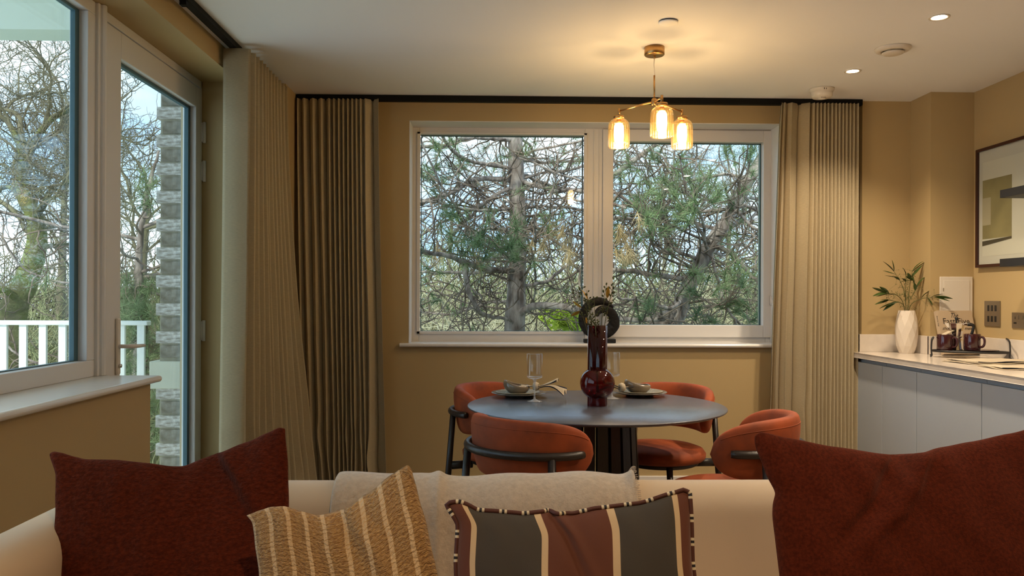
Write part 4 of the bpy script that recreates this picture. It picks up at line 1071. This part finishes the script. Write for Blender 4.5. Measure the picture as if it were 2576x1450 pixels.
text('spine_lettering', 'THE FAST FIVE', .012, (-.1149, .010, .13), (R(90), R(90), R(-90)), M['steel'], bk, 0, align='LEFT')

# wire tray
ty = empty('tray', (2.690, 4.545, .9205), R(-28), label='black metal serving tray with looped handles on the worktop', cat='tray')
prof = [(0, .030), (.19, .030), (.196, .034), (.196, .042), (.190, .042), (.186, .036), (0, .036)]
V = []
m_ = MB().lathe(prof, 56); m_.v = [(x*1.0, y*.46, z) for x, y, z in m_.v]; m_.build('tray_dish', M['blackmetal'], ty)
for sx in (-1, 1):
    def loop(sy): return [(sx*.198, sy*.060, .0055), (sx*.190, sy*.060, .012), (sx*.192, sy*.060, .045), (sx*.190, sy*.060, .092), (sx*.186, sy*.058, .104)]
    A_ = loop(-1)+[(sx*.182, -.045, .112), (sx*.182, .045, .112)]+loop(1)[::-1]
    P = curve(A_, 40); MB().tube([tuple(p) for p in P], .0042, 10).build('tray_handle', M['blackmetal'], ty)
def mug(x, y, z, rz, label):
    m_ = empty('mug', (x, y, z), rz, label=label, cat='mug', group='oxblood mugs on the tray')
    MB().lathe([(0, .0), (.036, 0), (.041, .004), (.043, .012), (.0435, .092), (.0425, .0945), (.0405, .092), (.040, .014), (.034, .008), (0, .008)], 44).build('mug_body', M['mug'], m_)
    P = curve([(.041, 0, .074), (.058, 0, .080), (.070, 0, .066), (.070, 0, .042), (.060, 0, .026), (.041, 0, .022)], 22)
    MB().tube([tuple(p) for p in P], .0055, 10, squash=1.2).build('mug_handle', M['mug'], m_)
pl = MB().lathe([(0, 0), (.05, 0), (.085, .010), (.086, .012), (.048, .005), (0, .004)], 44).build('saucer', M['mug'], loc=(2.745, 4.520, .9568)); tag(pl, 'dark saucer under the right-hand oxblood mug on the tray', 'saucer')
mug(2.575, 4.590, .9568, R(-62), 'oxblood mug at the left end of the black tray')
mug(2.705, 4.545, .9615, R(-62), 'oxblood mug on the dark saucer, right of the coffee pot')
mk = empty('coffee_pot', (2.655, 4.615, .9568), R(-30), label='polished octagonal stovetop coffee pot with black handle between the mugs', cat='coffee pot')
MB().lathe([(0, 0), (.038, 0), (.039, .005), (.029, .070), (.030, .074), (0, .074)], 8).build('boiler', M['chrome'], mk, smooth=False)
MB().lathe([(0, .074), (.031, .074), (.032, .078), (.031, .082), (0, .082)], 32).build('collar', M['chrome'], mk)
MB().lathe([(0, .082), (.027, .082), (.043, .158), (.0415, .158), (.026, .09), (0, .09)], 8).build('jug', M['chrome'], mk, smooth=False)
MB().lathe([(0, .160), (.041, .1595), (.0425, .1575), (.0, .1575)], 8).build('lid', M['chrome'], mk, smooth=False)
MB().add([(-.036, -.012, .158), (-.036, .012, .158), (-.062, 0, .160), (-.032, 0, .112)], [(0, 2, 3), (1, 3, 2), (0, 1, 2)]).build('spout', M['chrome'], mk, smooth=False)
MB().lathe([(0, .160), (.006, .160), (.005, .170), (.010, .188), (.008, .192), (0, .193)], 8).build('lid_knob', M['plastic'], mk)
boxo('handle_bracket', M['chrome'], .036, .056, -.007, .007, .146, .160, mk, bevel=.002)
P = curve([(.052, 0, .153), (.078, 0, .150), (.086, 0, .136), (.074, 0, .09)], 12); MB().tube([tuple(p) for p in P], [.007, .008, .008, .007, .007, .007, .006, .006, .006, .006, .006, .006], 8, squash=1.3).build('pot_handle', M['plastic'], mk)
wp = MB(); 
for k in range(5): wp.tube([(0+.004*k, .0, .0), (-.02+.012*k, .004*k, .03)], .0022, 5)
o = MB().add([(-.03, -.012, 0), (.03, -.012, .004), (.03, .012, .006), (-.03, .012, .003), (-.028, -.012, .004), (.03, -.012, .008), (.03, .012, .010), (-.028, .012, .007)], [(0,3,2,1),(4,5,6,7),(0,1,5,4),(1,2,6,5),(2,3,7,6),(3,0,4,7)]).build('biscuit', M['napkin'], smooth=False, loc=(2.592, 4.602, 1.0525), rot=(0, R(-14), R(25)))
tag(o, 'thin folded paper sachet lying across the rim of the left mug', 'sachet')

# folded cloths on the worktop
def cloth(x, y, z, rz, w_, d_, layers, label):
    c = empty('tea_towel', (x, y, z), rz, label=label, cat='tea towel', group='folded napkins on the worktop')
    for k in range(layers):
        V = []; nx, ny = 26, 44; z0 = .001+k*.0055
        for i in range(nx+1):
            for j in range(ny+1):
                u, v_ = i/nx*2-1, j/ny*2-1
                V.append((u*w_*(1-.04*k)+.004*math.sin(v_*4+k), v_*d_*(1-.05*k), z0+.0016*math.sin(u*5+v_*3+k*2)+.002*(u*u)))
        Fc = [(i*(ny+1)+j, (i+1)*(ny+1)+j, (i+1)*(ny+1)+j+1, i*(ny+1)+j+1) for i in range(nx) for j in range(ny)]
        o = link('fold', mesh(V, Fc), [M['napkin'], M['navy']], c); o.data.polygons.foreach_set('material_index', [1 if p.index % ny == 0 and k == layers-1 else 0 for p in o.data.polygons])
        s_ = o.modifiers.new('s', 'SOLIDIFY'); s_.thickness = .003; s_.material_offset_rim = 0
cloth(2.60, 4.20, .9225, R(12), .19, .125, 3, 'folded cream napkin with navy edge on the worktop in front of the tray')
cloth(2.56, 3.86, .9225, R(-4), .17, .11, 2, 'folded cream napkin lying flatter on the worktop, cut by the right frame edge')

# switches and socket
sp = empty('switch_plate', (XR-.001, 4.654, 1.170), label='brushed metal six-switch plate on the right wall above the tray', cat='switch plate')
boxo('plate', M['steel'], -.006, 0, -.073, .073, -.073, .073, sp, bevel=.001)
for iy in range(3):
    for iz in range(2):
        boxo('rocker_switch', M['plastic'], -.0085, -.0055, .034-iy*.034-.008, .034-iy*.034+.008, .031-iz*.062-.017, .031-iz*.062+.017, sp, bevel=.002)
so = empty('wall_socket', (XR-.001, 4.400, 1.137), label='brushed metal double socket on the right wall at the frame edge', cat='socket')
boxo('plate', M['steel'], -.006, 0, -.073, .073, -.043, .043, so, bevel=.001)
for s_ in (1, -1):
    boxo('pin_slot', M['plastic'], -.0066, -.0055, s_*.044-.0025, s_*.044+.0025, .006, .020, so)
    boxo('pin_slot', M['plastic'], -.0066, -.0055, s_*.044-.012+.0, s_*.044+.012, -.020, -.010, so)
    boxo('rocker_switch', M['steel'], -.009, -.0055, s_*.018-.007, s_*.018+.007, .006, .028, so, bevel=.002)

# shelves and framed print
for z0, lb in ((1.788, 'upper black floating shelf on the right wall, in front of the framed print'), (1.424, 'lower black floating shelf on the right wall, level with the bottom of the framed print')):
    s_ = boxo('wall_shelf', M['shelf'], 2.675, XR-.0005, 2.6, 4.250, z0, z0+.042, bevel=.0015); tag(s_, lb, 'shelf', 'black shelves on the right wall')
pc = empty('framed_print', (XR-.001, 4.535, 1.79), label='large framed abstract print in olive and cream on the right wall behind the shelves', cat='picture')
# local: y along the wall (+ is away from camera)
PW, PH, FW = .253, .350, .017
fm = MB(); fm.box(-.026, 0, PW-FW, PW, -PH, PH); fm.box(-.026, 0, -PW, -PW+FW, -PH, PH); fm.box(-.026, 0, -PW+FW, PW-FW, PH-FW, PH); fm.box(-.026, 0, -PW+FW, PW-FW, -PH, -PH+FW)
fm.build('picture_frame', M['frame'], pc, smooth=False, bevel=.001)
boxo('mount', M['matboard'], -.012, -.006, -PW+FW, PW-FW, -PH+FW, PH-FW, pc)
def flat(name, m_, quad, x): 
    v = [(x, a, b_) for a, b_ in quad]+[(x+.0006, a, b_) for a, b_ in quad]
    link(name, mesh(v, [(0, 1, 2, 3), (7, 6, 5, 4), (0, 4, 5, 1), (1, 5, 6, 2), (2, 6, 7, 3), (3, 7, 4, 0)]), m_, pc, smooth=False)
flat('print_sheet', M['whiteplastic'], [(.200, -.285), (.200, .265), (-.19, .265), (-.19, -.285)], -.0128)
flat('print_shape', M['olivepaper'], [(.200, -.185), (.200, .160), (-.07, .160), (-.07, -.185)], -.0136)
flat('print_shape', M['palesq'], [(.200, -.105), (.200, .055), (.120, .055), (.120, -.105)], -.0144)
flat('print_shape', M['darkprint'], [(.200, -.225), (.200, -.197), (-.07, -.185), (-.07, -.197)], -.0144)
MB().box(-.0185, -.0180, -PW+FW, PW-FW, -PH+FW, PH-FW).build('picture_glass', M['winglass'], pc, smooth=False)
#KITCHEN_END

#SOFA_BEGIN
# ------------------------------------------------------------------ sofa
sf = empty('sofa', (.13, 1.5, 0), label='cream tub sofa seen over its seat, with its back to the dining table', cat='sofa')
SX0, SX1, SYB, SYF, SZ = -.985-.13, 1.30-.13, 2.075-1.5, 1.05-1.5, .80
th_ = .155; rc = .16
path = [(SX0+th_/2, SYF)]+[(SX0+th_/2, SYB-th_/2-rc-.0)]
cxl, cyl = SX0+th_/2+rc, SYB-th_/2-rc
path += [(cxl+rc*math.cos(math.pi-a), cyl+rc*math.sin(math.pi-a)) for a in [math.pi/2*i/8 for i in range(9)]]
cxr = SX1-th_/2-rc
path += [(cxr+rc*math.cos(math.pi/2-a), cyl+rc*math.sin(math.pi/2-a)) for a in [math.pi/2*i/8 for i in range(9)]]
path += [(SX1-th_/2, SYF)]
P2 = [path[0]]
for a, b_ in zip(path, path[1:]):
    d_ = math.dist(a, b_); m_ = max(1, int(d_/.06))
    P2 += [(a[0]+(b_[0]-a[0])*k/m_, a[1]+(b_[1]-a[1])*k/m_) for k in range(1, m_+1)]
P2 = [p for i, p in enumerate(P2) if i == 0 or math.dist(p, P2[i-1]) > 1e-4]
prof = [(-th_/2+.02, .10), (-th_/2, .14), (-th_/2, .55), (-th_/2, .66)]
r_ = .070
prof += [(-th_/2+r_-r_*math.cos(a), SZ-r_+r_*math.sin(a)) for a in [math.pi/2*i/8 for i in range(1, 9)]]
prof += [(th_/2-r_+r_*math.sin(a), SZ-r_+r_*math.cos(a)) for a in [math.pi/2*i/8 for i in range(0, 9)]]
prof += [(th_/2+.012, .60), (th_/2+.02, .45), (th_/2+.02, .14), (th_/2, .10)]
V = []; n = len(prof)
for i, p in enumerate(P2):
    a = P2[max(0, i-1)]; b_ = P2[min(len(P2)-1, i+1)]; t_ = Vector((b_[0]-a[0], b_[1]-a[1])).normalized(); nr = Vector((t_.y, -t_.x))   # points to the inside of the U
    for (q, z) in prof: V.append((p[0]+nr.x*q, p[1]+nr.y*q, z))
Fc = [(i*n+k, (i+1)*n+k, (i+1)*n+(k+1) % n, i*n+(k+1) % n) for i in range(len(P2)-1) for k in range(n)]
Fc += [tuple(range(n)), tuple((len(P2)-1)*n+k for k in range(n))[::-1]]
link('sofa_back', mesh(V, Fc), M['sofa'], sf, bevel=0)
boxo('sofa_base', M['sofa'], SX0+th_+.03, SX1-th_-.03, SYF, SYB-th_-.03, .10, .28, sf, bevel=.02)
wS = (SX1-SX0-2*th_-.06)/2
for k in range(2):
    x0 = SX0+th_+.03+k*wS; boxo('seat_cushion', M['sofa'], x0+.002, x0+wS-.002, SYF-.02, SYB-th_-.03, .281, .445, sf, bevel=.045, bseg=5)
for sx in (SX0+.12, SX1-.12):
    for sy in (SYF+.1, SYB-.12): MB().tube([(sx, sy, 0), (sx, sy, .10)], [.016, .022], 12).build('sofa_foot', M['darkwood'], sf)

# throw blanket laid over the sofa back
def throw():
    rngt = random.Random(5); xa, xb = -.375, .333; V = []; UV = []
    inner_y = 2.075-th_
    prof2 = [(2.088, .50), (2.088, .72)]+[(2.075-r_+ (r_+.012)*math.cos(a), SZ-r_+(r_+.012)*math.sin(a)) for a in [math.pi/2*i/6 for i in range(7)]]
    prof2 += [(inner_y+r_-(r_+.012)*math.sin(a), SZ-r_+(r_+.012)*math.cos(a)) for a in [math.pi/2*i/6 for i in range(7)]]
    prof2 += [(inner_y-.020, .66), (inner_y-.026, .60), (inner_y-.034, .52), (inner_y-.036, .455)]
    nx = 60; m_ = len(prof2)
    for i in range(nx+1):
        u = i/nx; x = xa+(xb-xa)*u
        for j, (y, z) in enumerate(prof2):
            e = j/(m_-1)
            xx = x+(.018*e if u > .5 else -.006*e)*abs(2*u-1)
            lift = .005+.004*math.sin(u*9+e*2)+.0025*math.sin(u*23+1)
            if u > .955: lift += .022*((u-.955)/.045)**2*math.exp(-((e-.48)/.09)**2)
            fold = .012*math.exp(-((u-.335-.02*e)/.014)**2)
            c_ = Vector((0, y-(inner_y+th_/2), z-(SZ-.1))); c_.normalize()
            o_ = c_*(lift+fold)
            V.append((xx, y+o_.y, z+o_.z))
    Fc = [(i*m_+j, (i+1)*m_+j, (i+1)*m_+j+1, i*m_+j+1) for i in range(nx) for j in range(m_-1)]
    o = link('throw_blanket', mesh(V, Fc), M['throw']); s_ = o.modifiers.new('s', 'SOLIDIFY'); s_.thickness = .007; s_.offset = 1
    s2 = o.modifiers.new('sub', 'SUBSURF'); s2.levels = 1; s2.render_levels = 1
    tag(o, 'oatmeal wool throw folded over the top of the cream sofa back', 'blanket')
    fr = MB()
    for k in range(70):
        j = 3+(k*(m_-5))//70; f_ = ((k*(m_-5))/70) % 1; a = Vector(V[nx*m_+j]); b_ = Vector(V[nx*m_+j+1]); p = a.lerp(b_, f_)
        fr.tube([p+Vector((-.001, 0, .003)), p+Vector((.004+.004*rngt.random(), rngt.uniform(-.003, .003), .003+.002*rngt.random()))], .0009, 4)
    f2 = fr.build('fringe', M['throw'], o); f2['kind'] = 'stuff'
throw()

# ------------------------------------------------------------------ cushions on the sofa
def interp(pts, t_):
    if t_ <= pts[0][0]: return pts[0][1]
    for (a, va), (b_, vb) in zip(pts, pts[1:]):
        if t_ <= b_:
            k = (t_-a)/(b_-a); k = k*k*(3-2*k)*.35+k*.65
            return va+(vb-va)*k
    return pts[-1][1]
def cushion(name, mats, Ytop, Ybot, top, left, right, bot, thick, label, n=(72, 56), crease=None, wr=.004, seed=0, edge=.5, part=True):
    """filled cover: top = [(u, height)], left/right = [(v, x)] outline in metres (v = 0 bottom, 1 top); front and back faces bulge from the seam"""
    nu, nv = n; V = [[], []]; UV = []
    rs = random.Random(seed); ph = [rs.uniform(0, 6) for _ in range(8)]
    for side in (0, 1):
        for j in range(nv+1):
            v_ = j/nv
            for i in range(nu+1):
                u = i/nu
                zt = interp(top, u); z = bot+(zt-bot)*v_
                x = interp(left, v_)*(1-u)+interp(right, v_)*u
                e = max(0, (1-abs(2*u-1)**2.6))*max(0, 1-abs(2*v_-1)**2.6)
                t_ = thick*(e**edge)
                yc = Ybot+(Ytop-Ybot)*v_
                w_ = wr*e**.3*(math.sin(u*9+v_*6+ph[0])+.6*math.sin(u*21-v_*11+ph[1])+.4*math.sin(u*33+v_*27+ph[2]))
                w_ += wr*.9*math.exp(-((1-v_)/.18)**2)*math.sin(u*44+ph[3])*min(1, (1-v_)*14)
                off = 0
                if crease: off = crease(u, v_, side)
                y = yc-(t_*.62+w_ if side == 0 else -t_*.38)+off
                V[side].append((x, y, z))
                if side == 0: UV.append((u, v_))
    vs = V[0][:]; idx = {}
    back = []
    for k, p in enumerate(V[1]):
        j, i = divmod(k, nu+1)
        if i in (0, nu) or j in (0, nv): back.append(k)
        else: back.append(len(vs)); vs.append(p); UV.append((i/nu, j/nv))
    f = lambda j, i: j*(nu+1)+i
    Fc = [(f(j, i), f(j, i+1), f(j+1, i+1), f(j+1, i)) for j in range(nv) for i in range(nu)]
    Fc += [(back[f(j, i)], back[f(j+1, i)], back[f(j+1, i+1)], back[f(j, i+1)]) for j in range(nv) for i in range(nu)]
    o = link(name, mesh(vs, Fc, UV), mats)
    s2 = o.modifiers.new('sub', 'SUBSURF'); s2.levels = 1; s2.render_levels = 1
    tag(o, label, 'cushion')
    rim = [vs[f(j, 0)] for j in range(nv+1)]+[vs[f(nv, i)] for i in range(1, nu+1)]+[vs[f(nv-j, nu)] for j in range(1, nv+1)]
    return o, rim
def outline(pts, Y, axis):
    out = []
    for p in pts: out.append(at(p[0], p[1], Y))
    return out
def topuv(pts, Y):
    q = [at(x, y, Y) for x, y in pts]; x0, x1 = q[0].x, q[-1].x
    return [((p.x-x0)/(x1-x0), p.z) for p in q], x0, x1
# left rust cushion
T, x0, x1 = topuv([(93, 1152), (104, 1141), (127, 1145), (160, 1155), (189, 1162), (265, 1163), (354, 1172), (431, 1187), (472, 1172), (590, 1128), (640, 1105), (672, 1090), (690, 1094)], 1.66)
def cz(z): return (z-.455)/(.955-.455)
def side(pts, Y, bot, top): return sorted([((at(x, y, Y).z-bot)/(top-bot), at(x, y, Y).x) for x, y in pts])
def crl(u, v_, s_):
    c = .56+ (1-v_)*.55
    k = 1/(1+math.exp(-(u-c)*38)); q = max(0, (v_-.55)/.45)
    return .055*k*q+ (.026*math.exp(-((u-c-.11)/.03)**2)-.024*math.exp(-((u-c-.18)/.035)**2))*q*(s_ == 0)
cushion('cushion', M['fleece'], 1.70, 1.50, T, [(0, x0+.07)]+side([(165, 1450), (127, 1355), (118, 1296), (104, 1230), (97, 1193)], 1.62, .455, .945)+[(1, x0)],
        [(0, x1+.06)]+side([(745, 1360), (729, 1266), (714, 1178)], 1.66, .455, .985)+[(1, x1)], .455, .085, 'large rust boucle cushion with a chopped top in the left corner of the sofa', crease=crl, wr=.0035, seed=2)
# right rust cushion
T, x0, x1 = topuv([(1912, 1106), (1929, 1090), (1960, 1097), (1993, 1106), (2123, 1130), (2253, 1149), (2291, 1157), (2339, 1141), (2400, 1130), (2469, 1117), (2576, 1095), (2650, 1075), (2672, 1078)], 1.52)
def crr(u, v_, s_):
    c = .52-(1-v_)*.9; q = max(0, (v_-.60)/.40)
    k = 1/(1+math.exp(-(c-u)*30))
    return (.030*k*q*0+.034*math.exp(-((u-c+.02)/.028)**2)-.024*math.exp(-((u-c-.05)/.03)**2))*q*(s_ == 0)
cushion('cushion', M['fleece2'], 1.56, 1.40, T, [(0, x0+.045)]+side([(1950, 1450), (1948, 1370), (1946, 1303), (1950, 1276), (1961, 1250), (1939, 1200), (1918, 1128)], 1.50, .455, .99)+[(1, x0)],
        [(0, x1-.02), (.5, x1+.01), (1, x1)], .455, .085, 'large rust wool cushion with a soft dip, at the right end of the sofa', crease=crr, wr=.003, seed=5)
# striped amber cushion
def stripe_mat():
    m = mat('amber_weave', (.36, .20, .065), .9, sheen=.2, bump=0); n = m.node_tree; P = n.nodes['Principled BSDF']
    uv = n.nodes.new('ShaderNodeTexCoord'); sx = n.nodes.new('ShaderNodeSeparateXYZ'); n.links.new(uv.outputs['UV'], sx.inputs[0])
    nz = n.nodes.new('ShaderNodeTexNoise'); nz.inputs['Scale'].default_value = 14; nz.inputs['Detail'].default_value = 4
    mp = n.nodes.new('ShaderNodeMapping'); mp.inputs['Scale'].default_value = (3, 26, 1); n.links.new(uv.outputs['UV'], mp.inputs['Vector']); n.links.new(mp.outputs[0], nz.inputs['Vector'])
    def M_(op, a, b=None, c=None):
        x = n.nodes.new('ShaderNodeMath'); x.operation = op
        for i, s_ in enumerate((a, b, c)):
            if s_ is None: continue
            if isinstance(s_, (int, float)): x.inputs[i].default_value = s_
            else: n.links.new(s_, x.inputs[i])
        return x.outputs[0]
    fr = M_('FRACT', M_('ADD', M_('MULTIPLY', sx.outputs[0], 9.0), .35))
    st = M_('SMOOTH_MIN', 1.0, M_('MULTIPLY', M_('MAXIMUM', M_('SUBTRACT', .13, M_('ABSOLUTE', M_('SUBTRACT', fr, .5))), 0), 26), .2)
    r = n.nodes.new('ShaderNodeValToRGB'); r.color_ramp.elements[0].color = (.26, .125, .035, 1); r.color_ramp.elements[1].color = (.56, .34, .12, 1)
    r.color_ramp.elements[0].position = .40; r.color_ramp.elements[1].position = .60; n.links.new(nz.outputs['Fac'], r.inputs['Fac'])
    mx = n.nodes.new('ShaderNodeMix'); mx.data_type = 'RGBA'; n.links.new(st, mx.inputs['Factor']); n.links.new(r.outputs[0], mx.inputs['A']); mx.inputs['B'].default_value = (.74, .52, .28, 1)
    n.links.new(mx.outputs['Result'], P.inputs['Base Color'])
    wv = n.nodes.new('ShaderNodeTexWave'); wv.bands_direction = 'Y'; wv.inputs['Scale'].default_value = 17; wv.inputs['Distortion'].default_value = 6; wv.inputs['Detail Scale'].default_value = 3; wv.inputs['Detail'].default_value = 3
    n.links.new(uv.outputs['UV'], wv.inputs['Vector'])
    b = n.nodes.new('ShaderNodeBump'); b.inputs['Strength'].default_value = .8; b.inputs['Distance'].default_value = .004
    ad = M_('ADD', wv.outputs['Fac'], M_('MULTIPLY', nz.outputs['Fac'], 1.6)); n.links.new(ad, b.inputs['Height']); n.links.new(b.outputs[0], P.inputs['Normal'])
    return m
M['amberweave'] = stripe_mat()
T, x0, x1 = topuv([(604, 1302), (648, 1286), (670, 1279), (704, 1277), (749, 1291), (789, 1301), (828, 1297), (850, 1293), (918, 1250), (974, 1205), (1010, 1182), (1021, 1178), (1031, 1196)], 1.50)
def cry(u, v_, s_):
    c = .55+(1-v_)*.45; q = max(0, (v_-.45)/.55)
    k = 1/(1+math.exp(-(u-c)*30))
    return (+.028*k*q+.014*math.exp(-((u-c+.01)/.035)**2)*q-.012*math.exp(-((u-c-.07)/.05)**2)*q)*(1 if s_ == 0 else .5)
cushion('cushion', M['amberweave'], 1.52, 1.36, T, [(0, x0+.045)]+side([(643, 1448), (620, 1363), (609, 1322)], 1.46, .455, .855)+[(1, x0)],
        [(0, x1+.10)]+side([(1107, 1448), (1075, 1327), (1048, 1250)], 1.48, .455, .935)+[(1, x1)], .455, .075, 'amber woven cushion with pale stripes, in front of the left rust cushion', crease=cry, wr=.003, seed=9)
# lumbar cushion in bands
def band_mat():
    m = mat('banded_cotton', (.1, .1, .1), .8, bump=.25, bscale=600, sheen=.15); n = m.node_tree; P = n.nodes['Principled BSDF']
    uv = n.nodes.new('ShaderNodeTexCoord'); sx = n.nodes.new('ShaderNodeSeparateXYZ'); n.links.new(uv.outputs['UV'], sx.inputs[0])
    r = n.nodes.new('ShaderNodeValToRGB'); r.color_ramp.interpolation = 'CONSTANT'
    rust, cream, slate = (.105, .028, .011, 1), (.58, .44, .27, 1), (.045, .038, .028, 1)
    st = [(0, rust), (.056, cream), (.080, slate), (.354, cream), (.380, rust), (.652, cream), (.680, slate), (.918, cream), (.942, rust)]
    el = r.color_ramp.elements
    while len(el) < len(st): el.new(.5)
    for e, (p, c) in zip(el, st): e.position = p; e.color = c
    n.links.new(sx.outputs[0], r.inputs['Fac']); n.links.new(r.outputs[0], P.inputs['Base Color']); return m
M['bands'] = band_mat()
T, x0, x1 = topuv([(1102, 1278), (1113, 1271), (1136, 1269), (1155, 1276), (1186, 1291), (1220, 1293), (1276, 1297), (1304, 1300), (1359, 1295), (1438, 1300), (1466, 1293), (1499, 1286), (1611, 1274), (1709, 1246), (1731, 1239), (1748, 1246)], 1.46)
def crb(u, v_, s_):
    c = .42+(1-v_)*.42; q = max(0, (v_-.5)/.5)
    return (.012*math.exp(-((u-c)/.018)**2)-.010*math.exp(-((u-c-.035)/.02)**2))*q*(s_ == 0)
lumb, rim = cushion('cushion', M['bands'], 1.48, 1.37, T, [(0, x0+.05)]+side([(1146, 1448), (1150, 1370), (1116, 1320)], 1.44, .52, .845)+[(1, x0)],
        [(0, x1+.015)]+side([(1744, 1448), (1748, 1348), (1749, 1264)], 1.44, .52, .865)+[(1, x1)], .52, .065, 'long lumbar cushion in slate, rust and cream bands with corded edge', crease=crb, wr=.0018, seed=4)
lumb['label'] = 'long lumbar cushion in slate, rust and cream bands with corded edge'
def cord_mat():
    m = mat('corded_piping', (.08, .02, .012), .7); n = m.node_tree; P = n.nodes['Principled BSDF']
    uv = n.nodes.new('ShaderNodeTexCoord'); sx = n.nodes.new('ShaderNodeSeparateXYZ'); n.links.new(uv.outputs['UV'], sx.inputs[0])
    fr = n.nodes.new('ShaderNodeMath'); fr.operation = 'FRACT'; n.links.new(sx.outputs[0], fr.inputs[0])
    r = n.nodes.new('ShaderNodeValToRGB'); r.color_ramp.interpolation = 'CONSTANT'; el = r.color_ramp.elements
    st = [(0, (.07, .018, .012, 1)), (.66, (.62, .55, .40, 1)), (.77, (.012, .012, .02, 1)), (.89, (.62, .55, .40, 1))]
    while len(el) < 4: el.new(.5)
    for e, (p, c) in zip(el, st): e.position = p; e.color = c
    n.links.new(fr.outputs[0], r.inputs['Fac']); n.links.new(r.outputs[0], P.inputs['Base Color']); return m
mb = MB(); pts = [Vector(p)+Vector((0, -.001, 0)) for p in rim]; mb.tube(pts, .0042, 8, cap=False)
d_ = [0]
for a, b_ in zip(pts, pts[1:]): d_.append(d_[-1]+(b_-a).length)
uv = [(d_[k//8]/.041, 0) for k in range(len(mb.v))]
cord = link('piping', mesh(mb.v, mb.f, uv), cord_mat(), lumb)
#SOFA_END
